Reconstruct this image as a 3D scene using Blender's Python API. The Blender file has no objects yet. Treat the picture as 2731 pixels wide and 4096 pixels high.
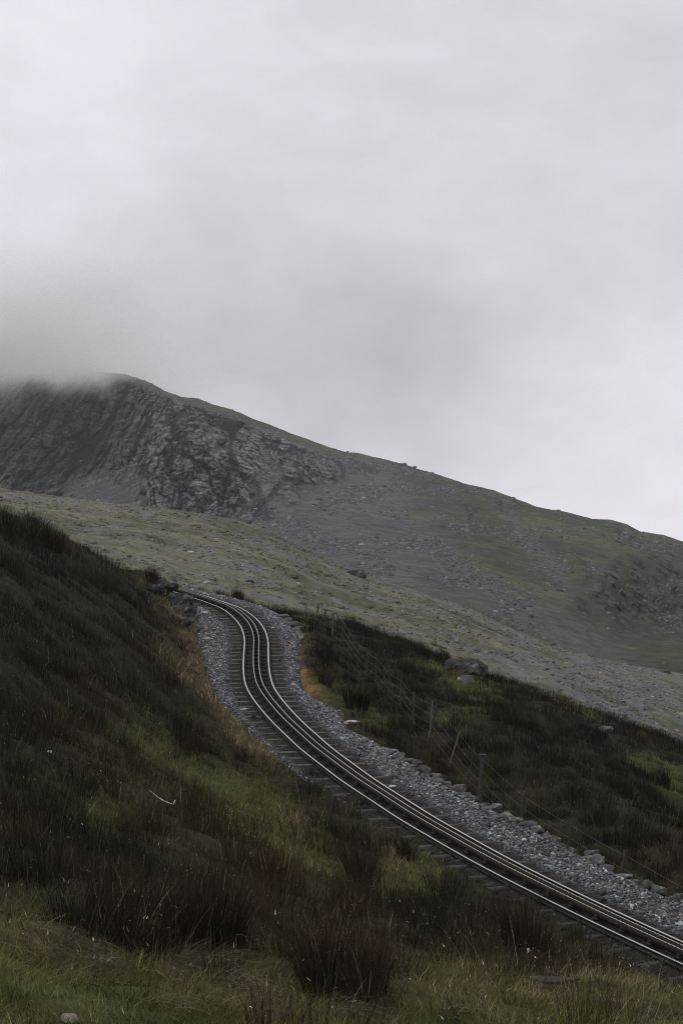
import bpy, math
import numpy as np

C = bpy.context.scene.collection
rng = np.random.default_rng(11)
F, CX, V0 = 7000.0, 1365.5, 2452.6          # camera: focal length and horizon in photo pixels (2731 x 4096)


def unproj(px, py, Y):
    return ((px - CX) / F * Y, Y, (V0 - py) / F * Y)


def proj(x, y, z):
    yy = np.maximum(y, 0.5)
    return CX + F * x / yy, V0 - F * z / yy


# ------------------------------------------------------------------ noise
_P = np.random.default_rng(5).permutation(512)
_G = np.random.default_rng(6).uniform(-1, 1, (512, 3))
_G /= np.linalg.norm(_G, axis=1)[:, None]


def perlin(x, y, z=None):
    x = np.asarray(x, float); y = np.asarray(y, float)
    z = np.zeros_like(x) if z is None else np.asarray(z, float) + np.zeros_like(x)
    xi, yi, zi = np.floor(x).astype(int), np.floor(y).astype(int), np.floor(z).astype(int)
    xf, yf, zf = x - xi, y - yi, z - zi
    u, v, w = [t * t * t * (t * (t * 6 - 15) + 10) for t in (xf, yf, zf)]
    out = 0
    for dx in (0, 1):
        for dy in (0, 1):
            for dz in (0, 1):
                h = _P[(_P[(_P[(xi + dx) & 511] + yi + dy) & 511] + zi + dz) & 511]
                g = _G[h]
                d = g[..., 0] * (xf - dx) + g[..., 1] * (yf - dy) + g[..., 2] * (zf - dz)
                out = out + d * (u if dx else 1 - u) * (v if dy else 1 - v) * (w if dz else 1 - w)
    return out * 1.6


def fbm(x, y, z=None, o=4, gain=.5):
    s, a, t = 0, 1.0, 0
    for k in range(o):
        f = 2.03 ** k
        s = s + a * perlin(x * f + 17.3 * k, y * f - 9.1 * k, None if z is None else z * f + 3.7 * k)
        t += a; a *= gain
    return s / t


def ridged(x, y, z=None, o=4):
    s, a, t = 0, 1.0, 0
    for k in range(o):
        f = 2.07 ** k
        s = s + a * (1 - 2 * np.abs(perlin(x * f + 7.3 * k, y * f + 5.1 * k, None if z is None else z * f)))
        t += a; a *= .55
    return s / t


def sst(a, b, x):
    t = np.clip((x - a) / (b - a), 0, 1)
    return t * t * (3 - 2 * t)


class TPS:
    def __init__(s, P, V, lam):
        P = np.array(P, float); V = np.array(V, float); n = len(P)
        s.c = P.mean(0); s.k = 1.0 / P.std(); s.P = (P - s.c) * s.k
        A = np.zeros((n + 3, n + 3)); A[:n, :n] = s.phi(s.P, s.P) + lam * np.eye(n)
        A[:n, n] = 1; A[:n, n + 1:] = s.P; A[n, :n] = 1; A[n + 1:, :n] = s.P.T
        s.w = np.linalg.solve(A, np.r_[V, 0, 0, 0])

    def phi(s, A, B):
        r2 = ((A[:, None] - B[None]) ** 2).sum(-1)
        return .5 * r2 * np.log(r2 + 1e-12)

    def __call__(s, x, y):
        sh = np.shape(x); Q = (np.c_[np.ravel(x), np.ravel(y)] - s.c) * s.k; o = np.empty(len(Q)); n = len(s.P)
        for i in range(0, len(Q), 40000):
            q = Q[i:i + 40000]
            o[i:i + 40000] = s.phi(q, s.P) @ s.w[:n] + s.w[n] + q @ s.w[n + 1:]
        return o.reshape(sh)


# ------------------------------------------------------------------ mesh + object helpers
def mesh_obj(name, V, Fc, mat, parent=None, tint=None, smooth=False):
    """V (n,3), Fc (m,k) array of equal sized faces or list of such arrays"""
    V = np.asarray(V, np.float32)
    Fl = Fc if isinstance(Fc, list) else [Fc]
    Fl = [np.asarray(f, np.int32) for f in Fl if len(f)]
    me = bpy.data.meshes.new(name)
    me.vertices.add(len(V)); me.vertices.foreach_set('co', V.ravel())
    idx = np.concatenate([f.ravel() for f in Fl])
    tot = np.concatenate([np.full(len(f), f.shape[1], np.int32) for f in Fl])
    me.loops.add(len(idx)); me.loops.foreach_set('vertex_index', idx)
    me.polygons.add(len(tot))
    me.polygons.foreach_set('loop_start', np.r_[0, np.cumsum(tot)[:-1]].astype(np.int32))
    me.polygons.foreach_set('loop_total', tot)
    if smooth:
        me.polygons.foreach_set('use_smooth', np.ones(len(tot), bool))
    if tint is not None:
        a = me.attributes.new('tint', 'FLOAT_COLOR', 'POINT')
        T = np.ones((len(V), 4), np.float32); T[:, :np.shape(tint)[1]] = tint
        a.data.foreach_set('color', T.ravel())
    me.update(calc_edges=True)
    me.materials.append(mat)
    o = bpy.data.objects.new(name, me); C.objects.link(o)
    if parent is not None:
        o.parent = parent
    return o


def tag(o, label, cat=None, group=None, kind=None):
    if label: o['label'] = label
    if cat: o['category'] = cat
    if group: o['group'] = group
    if kind: o['kind'] = kind
    return o


def empty(name, loc=(0, 0, 0)):
    o = bpy.data.objects.new(name, None); C.objects.link(o); o.location = loc
    o.empty_display_size = .2
    return o


def grid_faces(nr, nc):
    i = np.arange(nr - 1)[:, None] * nc + np.arange(nc - 1)[None]
    i = i.ravel()
    return np.c_[i, i + 1, i + nc + 1, i + nc]


# ------------------------------------------------------------------ materials
def nt(name):
    m = bpy.data.materials.new(name); m.use_nodes = True
    n = m.node_tree.nodes; l = m.node_tree.links
    return m, n, l, n['Principled BSDF']


def nd(n, t, **k):
    o = n.new(t)
    for a, b in k.items():
        if a in o.inputs: o.inputs[a].default_value = b
        else: setattr(o, a, b)
    return o


def mat_attr(name, rough=.8, spec=.2, nscale=0, namt=.3, bump=0, bscale=10, bdist=.05, trans=0):
    """albedo from the tint attribute, varied by a noise, with a bump"""
    m, n, l, b = nt(name)
    b.inputs['Roughness'].default_value = rough
    b.inputs['Specular IOR Level'].default_value = spec
    a = nd(n, 'ShaderNodeAttribute', attribute_name='tint')
    col = a.outputs['Color']
    tc = nd(n, 'ShaderNodeTexCoord')
    if nscale:
        no = nd(n, 'ShaderNodeTexNoise', Scale=nscale, Detail=6.0, Roughness=.65)
        l.new(tc.outputs['Object'], no.inputs['Vector'])
        mr = nd(n, 'ShaderNodeMapRange'); mr.inputs[1].default_value = .3; mr.inputs[2].default_value = .7
        mr.inputs[3].default_value = 1 - namt; mr.inputs[4].default_value = 1 + namt
        l.new(no.outputs['Fac'], mr.inputs[0])
        mx = nd(n, 'ShaderNodeVectorMath', operation='SCALE')
        l.new(col, mx.inputs[0]); l.new(mr.outputs[0], mx.inputs['Scale']); col = mx.outputs[0]
    l.new(col, b.inputs['Base Color'])
    if bump:
        n2 = nd(n, 'ShaderNodeTexNoise', Scale=bscale, Detail=8.0, Roughness=.7)
        l.new(tc.outputs['Object'], n2.inputs['Vector'])
        bp = nd(n, 'ShaderNodeBump', Strength=bump, Distance=bdist)
        l.new(n2.outputs['Fac'], bp.inputs['Height']); l.new(bp.outputs[0], b.inputs['Normal'])
    return m


def mat_plain(name, col, rough=.7, metal=0, spec=.3, nscale=8, namt=.25, bump=.3, bdist=.01):
    m, n, l, b = nt(name)
    b.inputs['Roughness'].default_value = rough; b.inputs['Metallic'].default_value = metal
    b.inputs['Specular IOR Level'].default_value = spec
    tc = nd(n, 'ShaderNodeTexCoord')
    no = nd(n, 'ShaderNodeTexNoise', Scale=nscale, Detail=6.0, Roughness=.65)
    l.new(tc.outputs['Object'], no.inputs['Vector'])
    cr = nd(n, 'ShaderNodeValToRGB')
    cr.color_ramp.elements[0].position = .3; cr.color_ramp.elements[1].position = .7
    cr.color_ramp.elements[0].color = [c * (1 - namt) for c in col] + [1]
    cr.color_ramp.elements[1].color = [c * (1 + namt) for c in col] + [1]
    l.new(no.outputs['Fac'], cr.inputs[0]); l.new(cr.outputs[0], b.inputs['Base Color'])
    bp = nd(n, 'ShaderNodeBump', Strength=bump, Distance=bdist)
    l.new(no.outputs['Fac'], bp.inputs['Height']); l.new(bp.outputs[0], b.inputs['Normal'])
    return m


M = dict(
    ground=mat_attr('turf_soil', .9, .1, 3.0, .5, .8, 9, .06),
    blade=mat_attr('rush_and_grass', .7, .15),
    stone=mat_attr('broken_slate', .75, .25, 14, .3, .5, 30, .01),
    bed=mat_attr('crushed_slate', .85, .15, 22, .55, 1.0, 26, .05),
    hill=mat_attr('hill_turf_and_scree', .95, .05, .55, .35, 1.0, .9, .5),
    mount=mat_attr('mountain_rock_and_turf', .95, .05, .10, .30, 1.0, .16, 3.0),
    rock=mat_attr('weathered_rock', .85, .2, 5, .4, 1.0, 7, .05),
    railtop=mat_plain('polished_steel', (.52, .51, .50), .30, 1, nscale=30, namt=.08, bump=.02),
    railside=mat_plain('rusty_steel', (.020, .015, .012), .8, 0, nscale=20, namt=.4),
    rack=mat_plain('worn_rack_steel', (.46, .43, .39), .38, .9, nscale=25, namt=.15, bump=.05),
    sleeper=mat_attr('weathered_timber', .8, .2, 9, .5, .6, 20, .01),
    iron=mat_plain('dark_iron', (.02, .017, .015), .7, .2, nscale=20),
    post=mat_plain('grey_weathered_wood', (.034, .029, .024), .85, 0, nscale=12, namt=.4, bump=.6),
    palepost=mat_plain('bleached_wood', (.085, .078, .066), .85, 0, nscale=12, namt=.4, bump=.6),
    wire=mat_plain('galvanised_wire', (.16, .155, .15), .5, .6, nscale=20),
    bleached=mat_plain('bleached_driftwood', (.62, .58, .53), .8, 0, nscale=20, namt=.15),
)

# ------------------------------------------------------------------ railway line (rail-top heights), camera at the origin
KN = [(-12, 80.6, 1.95), (-9.9, 79.1, 1.6), (-8.0, 77.2, 1.2), (-6.45, 75.0, .82), (-5.15, 72.5, .44), (-4.44, 70.77, .20), (-3.97, 69.09, -.05),
      (-3.61, 67.38, -.29), (-3.34, 65.66, -.53), (-3.15, 63.92, -.77), (-3.02, 62.17, -1.01), (-2.94, 60.40, -1.25),
      (-2.86, 58.64, -1.50), (-2.77, 56.87, -1.74), (-2.65, 55.09, -1.98), (-2.48, 53.32, -2.23), (-2.21, 51.54, -2.47),
      (-1.88, 49.80, -2.71), (-1.50, 48.06, -2.96), (-1.08, 46.34, -3.20), (-.63, 44.61, -3.45), (-.12, 42.91, -3.69),
      (.42, 41.21, -3.94), (1.02, 39.54, -4.18), (1.64, 37.88, -4.43), (2.32, 36.22, -4.67), (3.04, 34.60, -4.92),
      (3.82, 32.99, -5.16), (4.65, 31.43, -5.41), (5.51, 29.86, -5.65), (6.40, 28.32, -5.89), (7.33, 26.80, -6.13),
      (9.2, 23.9, -6.61), (11.2, 21.0, -7.1), (13.4, 18.2, -7.6), (16, 15.4, -8.1)]
KN = np.array(KN)


def catmull(K, m=24):
    K = np.vstack([2 * K[0] - K[1], K, 2 * K[-1] - K[-2]]); o = []
    for i in range(1, len(K) - 2):
        t = np.linspace(0, 1, m, endpoint=False)[:, None]
        a, b, c, d = K[i - 1:i + 3]
        o.append(.5 * (2 * b + (c - a) * t + (2 * a - 5 * b + 4 * c - d) * t ** 2 + (3 * b - a - 3 * c + d) * t ** 3))
    return np.vstack(o + [K[-2:-1]])


_c = catmull(KN)
for _ in range(30):                                   # fair the curve
    _c[1:-1] = .25 * _c[:-2] + .5 * _c[1:-1] + .25 * _c[2:]
_s = np.r_[0, np.cumsum(np.hypot(*np.diff(_c[:, :2], axis=0).T))]
SL = _s[-1]


def track(s):
    """centre, tangent (towards the viewer), right-hand normal (towards the far rail)"""
    p = np.c_[[np.interp(s, _s, _c[:, k]) for k in range(3)]].T
    e = .25
    a = np.c_[[np.interp(s - e, _s, _c[:, k]) for k in range(3)]].T
    b = np.c_[[np.interp(s + e, _s, _c[:, k]) for k in range(3)]].T
    t = b - a; t /= np.linalg.norm(t, axis=1)[:, None]
    h = np.hypot(t[:, 0], t[:, 1])
    n = np.c_[-t[:, 1] / h, t[:, 0] / h, 0 * h]
    return p, t, n


TS = np.linspace(0, SL, 420)
TP, TT, TN = track(TS)


def near_track(x, y):
    """signed lateral offset t, rail height z, distance along s"""
    x = np.ravel(x); y = np.ravel(y); n = len(x)
    t = np.empty(n); z = np.empty(n); ss = np.empty(n)
    for i in range(0, n, 50000):
        X, Y = x[i:i + 50000], y[i:i + 50000]
        d = (X[:, None] - TP[None, :, 0]) ** 2 + (Y[:, None] - TP[None, :, 1]) ** 2
        k = d.argmin(1)
        dx, dy = X - TP[k, 0], Y - TP[k, 1]
        al = dx * TT[k, 0] + dy * TT[k, 1]
        t[i:i + 50000] = np.sign(dx * TN[k, 0] + dy * TN[k, 1]) * np.sqrt(d[np.arange(len(k)), k])
        z[i:i + 50000] = TP[k, 2] + al * TT[k, 2]
        ss[i:i + 50000] = TS[k]
    return t, z, ss


_TL = np.array([(15, -.8), (30, -.8), (33, -.74), (36, -.66), (38, -.74), (40, -.85), (42, -1.05), (44.6, -1.0), (48, -1.1), (51, -1.25), (54.7, -1.35), (58.5, -1.6),
                (62, -1.95), (64, -2.05), (66.5, -1.9), (69, -1.6), (73.2, -.9), (80, -.9)])
_TR = np.array([(15, 2.3), (33, 2.25), (37, 2.3), (40, 2.15), (44, 2.0), (46, 1.9), (47.5, 1.55), (50, 1.95), (52, 1.5), (54, 1.3),
                (57.5, 1.4), (60.6, 1.35), (62.4, 1.6), (65, 1.6), (68, 1.75), (70, 1.75), (73, 1.9), (80, 1.8)])
tL = lambda y: np.interp(y, _TL[:, 0], _TL[:, 1])
tR = lambda y: np.interp(y, _TR[:, 0], _TR[:, 1])

# ------------------------------------------------------------------ fence line (post tops in the photo with their distances)
POSTS = [(1221, 2412, 83, 0, .07), (1274, 2418, 79, .12, .08), (1303, 2437, 76, .09, .08), (1335, 2452, 73, .07, .09), (1373, 2477, 70, .09, .08),
         (1398, 2518, 67, .02, .08), (1432, 2564, 64.5, .02, .07), (1470, 2596, 62, .05, .09), (1504, 2620, 59.5, .02, .07), (1556, 2679, 57, .02, .09),
         (1604, 2707, 54.5, .03, .09), (1656, 2768, 52, .03, .09), (1729, 2804, 50.3, .09, .07), (1746, 2815, 49.8, .2, .08), (1841, 2921, 48.3, .33, .06),
         (1896, 2990, 46.5, .2, .05), (1930, 3023, 45, .08, .19), (2096, 3168, 41.5, .10, .09), (2282, 3282, 38.5, .09, .09), (2499, 3402, 36, .12, .10)]

# ------------------------------------------------------------------ near ground
CP = [  # photo pixel, distance -> a point of the ground
    (0, 2135, 55), (400, 2225, 64), (640, 2308, 73), (745, 2345, 77), (200, 2192, 59),
    (-500, 1980, 50), (-500, 2565, 30), (-500, 3000, 19), (-500, 3500, 11), (-700, 4096, 7),
    (0, 2565, 33), (400, 2565, 46), (650, 2565, 56),
    (300, 2350, 52), (560, 2430, 62), (720, 2480, 67),
    (900, 3000, 44.5), (500, 3000, 34), (0, 3000, 22), (700, 2800, 46), (300, 2800, 34),
    (1400, 3400, 33), (1000, 3400, 26), (500, 3400, 19.5), (0, 3400, 15), (1100, 3200, 36), (700, 3200, 26),
    (1800, 3700, 25), (1200, 3700, 17), (600, 3700, 13), (0, 3700, 11), (2200, 3850, 23), (2731, 3960, 21),
    (2731, 4096, 14), (2000, 4096, 11), (1300, 4096, 9.3), (600, 4096, 8.2), (0, 4096, 7.6), (3200, 4096, 16),
    (2400, 3960, 19), (1600, 3950, 14),
    # right bank
    (1221, 2462, 88), (1400, 2512, 85), (1560, 2575, 80), (1700, 2640, 76), (1859, 2690, 72), (2019, 2735, 68), (2193, 2800, 66),
    (2289, 2850, 64), (2423, 2945, 60), (2489, 3010, 57), (2574, 3080, 55), (2731, 3225, 52), (3100, 3470, 48),
    (1700, 2760, 62), (2100, 2900, 57), (2300, 3100, 49), (2550, 3250, 44), (2731, 3400, 40.5), (3100, 3700, 35),
    (1560, 2640, 68),
]
PT = [unproj(*c) for c in CP]
for (px, py, Y, ln, r) in POSTS:                               # the foot of each post
    x, y, z = unproj(px, py, Y); PT.append((x, y, z - (1.05 if r < .15 else 1.35)))
for y in (78, 72, 66, 60, 54, 48, 42, 36, 30, 24, 18):            # beside the line
    k = np.abs(TP[:, 1] - y).argmin()
    p, n = TP[k], TN[k]
    q = p + n * (tL(y) - .3); PT.append((q[0], q[1], p[2] - .1))
    if y < 34:
        q = p + n * 4.5; PT.append((q[0], q[1], p[2] - 1.2))
PT += [(0, 0, -1.6), (-3, 3, -1.4), (4, 3, -2.2), (0, -8, -1.2), (-12, 0, 1.2), (-20, 20, 4.5), (-22, 50, 3.2), (-14, 75, 1.6), (-20, 80, 1.5), (-14, 95, 0.2),
       (-20, 105, -2), (0, 100, -3.2), (10, 95, -6), (16, 85, -8), (22, 70, -9), (25, 55, -9), (14, 108, -10), (30, 30, -10.5), (25, 12, -9.5), (14, 5, -5),
       (15, -8, -4), (-15, -10, 2), (38, 100, -15), (-35, 50, 4), (42, 40, -14), (40, 0, -12), (-35, 0, 4), (-5, 90, -.6)]
PT = np.array(PT)
_tps = TPS(PT[:, :2], PT[:, 2], 2e-4)
GX0, GX1, GY0, GY1, GS = -38, 46, -14, 112, .25
gx = np.arange(GX0, GX1 + .01, GS); gy = np.arange(GY0, GY1 + .01, GS)
GXX, GYY = np.meshgrid(gx, gy)
H = _tps(GXX, GYY)
H += .24 * fbm(GXX / 2.1, GYY / 2.1, o=3) * sst(5, 14, GYY) + .15 * fbm(GXX / .8 + 9, GYY / .8, o=2) + .10 * sst(15, 11, GYY) * (ridged(GXX / .75 + 3, GYY / .9, o=2) - .2)
t_, z_, s_ = near_track(GXX, GYY)
t_ = t_.reshape(H.shape); z_ = z_.reshape(H.shape)
yl, yr = tL(GYY), tR(GYY)
out_l = np.maximum(yl - t_, 0); out_r = np.maximum(t_ - yr, 0)
wr = np.where((GYY > 46) & (GYY < 66), 2.4, .8)
w = np.where(t_ < 0, sst(0, 1.3, out_l), sst(0, 1, out_r / wr))
base = z_ - .30 + np.where(t_ < 0, .235, .2) * sst(0, .22, np.maximum(out_l, out_r)) + .03 * fbm(GXX / .5, GYY / .5, o=2)
low = t_ < 0
cap = z_ - .14 + .10 * out_l + .35 * np.maximum(out_l - 1.5, 0) + 5 * sst(42, 50, GYY) + 3 * sst(2.5, 5, out_l) + 5 * sst(27, 20, GYY)                                    # the lower bank must stay under the line of sight to the rails
Hc = np.where(low, np.minimum(H, cap), H)
H = base * (1 - w) + Hc * w


def ground_z(x, y):
    fx = np.clip((np.asarray(x) - GX0) / GS, 0, len(gx) - 1.001); fy = np.clip((np.asarray(y) - GY0) / GS, 0, len(gy) - 1.001)
    i = fx.astype(int); j = fy.astype(int); a = fx - i; b = fy - j
    return (H[j, i] * (1 - a) + H[j, i + 1] * a) * (1 - b) + (H[j + 1, i] * (1 - a) + H[j + 1, i + 1] * a) * b


def hit(px, py, y0=5, y1=108):
    """where the sight line of a photo pixel first meets the near ground"""
    Y = np.arange(y0, y1, .05)
    x, y, z = unproj(px, py, Y)
    g = ground_z(x, Y)
    k = np.nonzero(z <= g)[0]
    k = k[0] if len(k) else np.argmin(z - g)
    return float(x[k]), float(Y[k]), float(g[k])


# ------------------------------------------------------------------ what grows where (patches named by where they appear in the photo)
GREEN = [(560, 2960, 130, 45, .35, 1), (740, 3075, 130, 40, .35, 1), (900, 3140, 130, 45, .3, 1), (1070, 3185, 110, 45, .3, 1), (1090, 3330, 190, 70, .35, 1), (1230, 3430, 130, 50, .5, 1), (960, 3260, 110, 60, .4, .8),
         (390, 3260, 70, 50, .2, .8), (1640, 3510, 110, 90, .4, 1), (1690, 3385, 50, 30, .3, 1), (1000, 3290, 90, 40, .3, .7), (700, 2640, 60, 30, .5, .8), (230, 2850, 60, 45, 0, .45),
         (-50, 3900, 420, 240, .15, 1), (420, 4000, 420, 130, .12, 1), (950, 4080, 420, 130, 0, 1), (1900, 4080, 500, 120, -.05, .9), (2450, 4080, 400, 140, .1, .9), (2700, 4060, 260, 120, .1, .9),
         (1300, 3790, 120, 60, .2, .5), (2480, 3980, 120, 50, .1, .6), (1760, 3890, 260, 60, .1, .4),
         (1310, 2770, 100, 50, .4, 1), (1420, 2800, 60, 45, .2, .8), (1480, 2880, 60, 50, .2, .8), (1225, 2560, 25, 60, -.3, .8), (1210, 2500, 30, 40, .3, .6),
         (1750, 2680, 70, 25, .3, .7), (1900, 2760, 170, 50, .45, .7), (1700, 2650, 60, 30, .3, .5), (1830, 2870, 80, 70, .5, .45), (2230, 2775, 130, 35, .4, .9), (2330, 2830, 80, 35, .5, .7),
         (2600, 3060, 90, 40, .3, 1), (2690, 3130, 80, 60, .5, .8), (2700, 3250, 70, 40, .4, .5), (1860, 2620, 90, 40, 0, .5), (560, 2330, 40, 20, .4, .6)]
GOLD = [(745, 2690, 45, 40, .7, .9), (812, 2745, 55, 28, .75, 1), (880, 2815, 60, 24, .85, 1), (935, 2870, 60, 22, .85, 1), (1000, 2930, 60, 20, .8, 1), (1060, 2985, 60, 20, .75, 1), (1130, 3035, 60, 20, .75, .9), (1190, 3070, 50, 18, .7, .8),
        (700, 2460, 26, 60, -.6, .8), (735, 2540, 20, 50, -.5, .8), (640, 2390, 40, 25, .8, .6), (660, 2600, 60, 26, .5, .6), (1180, 3290, 70, 22, .5, .6), (1590, 3440, 35, 30, .4, 1), (720, 3790, 120, 28, .1, .5), (800, 3960, 80, 40, .2, .6),
        (1100, 4050, 90, 40, .2, .6), (2250, 3975, 340, 55, .05, .5), (1700, 3960, 220, 50, .1, .5), (150, 3770, 150, 50, .3, .5), (560, 2970, 100, 25, .4, .4), (1450, 3240, 50, 25, .2, .6)]
MOSS = [(1180, 2640, 22, 20, 0, 1), (1205, 2700, 32, 40, -.2, 1), (1240, 2760, 40, 26, .3, 1), (1195, 2600, 15, 20, 0, .7)]


DARK = [(250, 2450, 560, 420, .45, 1), (100, 2800, 330, 260, .3, 1), (560, 2760, 130, 90, .7, .9), (760, 2900, 170, 80, .75, 1), (950, 3040, 110, 50, .7, .8), (90, 3300, 240, 330, 0, .9), (520, 3580, 400, 230, .1, 1), (860, 3600, 210, 220, 0, 1),
        (420, 3080, 160, 90, .3, .7), (680, 3260, 150, 70, .3, .7), (1180, 3150, 70, 60, .6, 1), (1420, 3460, 110, 140, 0, 1), (1390, 3220, 130, 60, .5, 1), (1130, 3640, 160, 110, .1, .75), (1700, 3700, 260, 130, .2, .8), (1620, 3400, 50, 70, 0, 1), (2080, 3680, 300, 170, .35, 1),
        (2480, 3790, 300, 80, .35, .8), (1300, 3900, 130, 130, 0, .9), (1500, 3930, 110, 110, 0, .9), (1330, 3700, 120, 90, 0, .8), (1900, 3560, 170, 80, .4, .9)]


def dark_patch(x, y, px, py):
    jx = 60 * fbm(x / .9 + 25, y / .9, o=3); jy = 45 * fbm(x / .9 - 28, y / .9 + 3, o=3)
    return patch(px + jx, py + jy, DARK, .4) * (.25 + .75 * sst(-.32, .02, fbm(x / .95 + 15, y / 1.5 - 5, o=3) + .16 * sst(600, 250, px) * sst(3000, 2700, py)))


def patch(px, py, L, soft=.55):
    m = np.zeros(np.shape(px))
    for cx, cy, rx, ry, a, v in L:
        dx, dy = px - cx, py - cy
        u = (dx * math.cos(a) + dy * math.sin(a)) / rx; q = (-dx * math.sin(a) + dy * math.cos(a)) / ry
        m = np.maximum(m, v * sst(1 + soft, 1 - soft, np.sqrt(u * u + q * q)))
    return m


def cover(x, y, z):
    px, py = proj(x, y, z)
    nz = fbm(x / 1.3, y / 1.3, o=3)
    jx = 55 * fbm(x / .8 + 5, y / .8, o=3); jy = 34 * fbm(x / .8 - 8, y / .8 + 3, o=3)
    g = patch(px + jx, py + jy, GREEN); go = patch(px + jx, py + jy, GOLD); mo = patch(px + jx * .6, py + jy * .6, MOSS) * sst(-.35, .1, fbm(x / .22, y / .3, o=3))
    tf, zf_, sf_ = near_track(x, y); tf = tf.reshape(np.shape(x)); df = tL(y) - tf
    fr = sst(0, .12, df) * sst(.95, .45, df + .5 * fbm(x / .7, y / .7 + 6, o=2)) * sst(42, 45, y) * sst(74, 70, y)
    go = np.maximum(go, fr)
    g = np.clip(g * (.95 + 1.5 * (nz + .45 * fbm(x / .38, y / .5, o=2))), 0, 1)
    return g, go, mo, px, py


g, go, mo, gpx, gpy = cover(GXX, GYY, H)
v = 1 + .45 * fbm(GXX / 3.1, GYY / 3.1, o=4)[..., None]
tint = np.array([.020, .0165, .0090]) * v
dkg = np.where(t_ > 0, .9, dark_patch(GXX, GYY, gpx, gpy))[..., None]
tint = tint * dkg + (1 - dkg) * np.array([.036, .033, .012]) * v
red = sst(.0, .5, fbm(GXX / 2.3 + 40, GYY / 2.3, o=3))[..., None]
tint = tint * (1 - .5 * red) + .5 * red * np.array([.024, .0145, .008])
tint = tint * (1 - g[..., None]) + g[..., None] * np.array([.056, .061, .020]) * v
tint = tint * (1 - .7 * go[..., None]) + .7 * go[..., None] * np.array([.085, .065, .03]) * v
tint = tint * (1 - mo[..., None]) + mo[..., None] * np.array([.17, .105, .04]) * v
ground = mesh_obj('ground', np.c_[GXX.ravel(), GYY.ravel(), H.ravel()], grid_faces(len(gy), len(gx)), M['ground'], tint=tint.reshape(-1, 3), smooth=True)
tag(ground, 'dark rough moorland bank on both sides of the railway line', 'ground', kind='structure')

# ------------------------------------------------------------------ ballast bed and its stones
bs = np.arange(0, SL, .12); bp_, bt_, bn_ = track(bs)
qs = np.r_[-1.0, -.9, np.linspace(-.8, .8, 33), .9, 1.0]
yc = bp_[:, 1]
lo, hi = tL(yc) - .18, tR(yc) + .12
TT2 = np.where(qs[None] < 0, -qs[None] * lo[:, None], qs[None] * hi[:, None])


def bed_z(t, lo, hi, n1):
    a = np.abs(t)
    z = -.122 - .028 * sst(.5, .3, a) + .018 * sst(.75, 1.15, a) + .022 * n1
    e = np.where(t < 0, t - lo, hi - t)
    return z - .16 * sst(.30, 0, e)


BXX = bp_[:, None, 0] + TT2 * bn_[:, None, 0]; BYY = bp_[:, None, 1] + TT2 * bn_[:, None, 1]
n1 = fbm(BXX / .35, BYY / .35, o=3)
BZZ = bp_[:, None, 2] + bed_z(TT2, lo[:, None], hi[:, None], n1)
dk = sst(1.08, .75, np.abs(TT2 + .12 * fbm(BXX / .9, BYY / .9, o=3)))[..., None]
tint = np.array([.072, .075, .082]) * (1 - dk) + dk * np.array([.020, .017, .015])
tint = tint * (1 + .5 * n1[..., None])
bed = mesh_obj('ballast_bed', np.c_[BXX.ravel(), BYY.ravel(), BZZ.ravel()], grid_faces(len(bs), len(qs)), M['bed'], tint=tint.reshape(-1, 3), smooth=True)
tag(bed, 'curving bed of crushed grey slate, dark and oily between the rails', 'trackbed', kind='structure')

_OCT = np.array([(1, 0, 0), (-1, 0, 0), (0, 1, 0), (0, -1, 0), (0, 0, 1), (0, 0, -1)], float)
_OF = np.array([(0, 2, 4), (2, 1, 4), (1, 3, 4), (3, 0, 4), (2, 0, 5), (1, 2, 5), (3, 1, 5), (0, 3, 5)])
_ph = (1 + 5 ** .5) / 2
_ICO = np.array([(-1, _ph, 0), (1, _ph, 0), (-1, -_ph, 0), (1, -_ph, 0), (0, -1, _ph), (0, 1, _ph), (0, -1, -_ph), (0, 1, -_ph), (_ph, 0, -1), (_ph, 0, 1), (-_ph, 0, -1), (-_ph, 0, 1)]) / math.sqrt(1 + _ph * _ph)
_IF = np.array([(0, 11, 5), (0, 5, 1), (0, 1, 7), (0, 7, 10), (0, 10, 11), (1, 5, 9), (5, 11, 4), (11, 10, 2), (10, 7, 6), (7, 1, 8), (3, 9, 4), (3, 4, 2), (3, 2, 6), (3, 6, 8), (3, 8, 9), (4, 9, 5), (2, 4, 11), (6, 2, 10), (8, 6, 7), (9, 8, 1)])


def stones(P, size, tint, base=(_OCT, _OF), flat=.6, jit=.35, tilt=.5):
    """one mesh of many angular stones"""
    BV, BF = base; n = len(P); k = len(BV)
    V = BV[None] * (1 + jit * rng.uniform(-1, 1, (n, k, 1))) + .2 * jit * rng.uniform(-1, 1, (n, k, 3))
    sc = np.c_[rng.uniform(.8, 1.3, n), rng.uniform(.55, 1.0, n), rng.uniform(.6, 1.2, n) * flat] * np.asarray(size)[:, None]
    V = V * sc[:, None]
    a = rng.uniform(0, 6.283, n); b = rng.normal(0, tilt, n)
    y = V[..., 1] * np.cos(b)[:, None] - V[..., 2] * np.sin(b)[:, None]; z = V[..., 1] * np.sin(b)[:, None] + V[..., 2] * np.cos(b)[:, None]
    x = V[..., 0]
    V = np.stack([x * np.cos(a)[:, None] - y * np.sin(a)[:, None], x * np.sin(a)[:, None] + y * np.cos(a)[:, None], z], -1) + P[:, None]
    Fc = (BF[None] + (np.arange(n) * k)[:, None, None]).reshape(-1, 3)
    return V.reshape(-1, 3), Fc, np.repeat(tint, k, 0)


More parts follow.
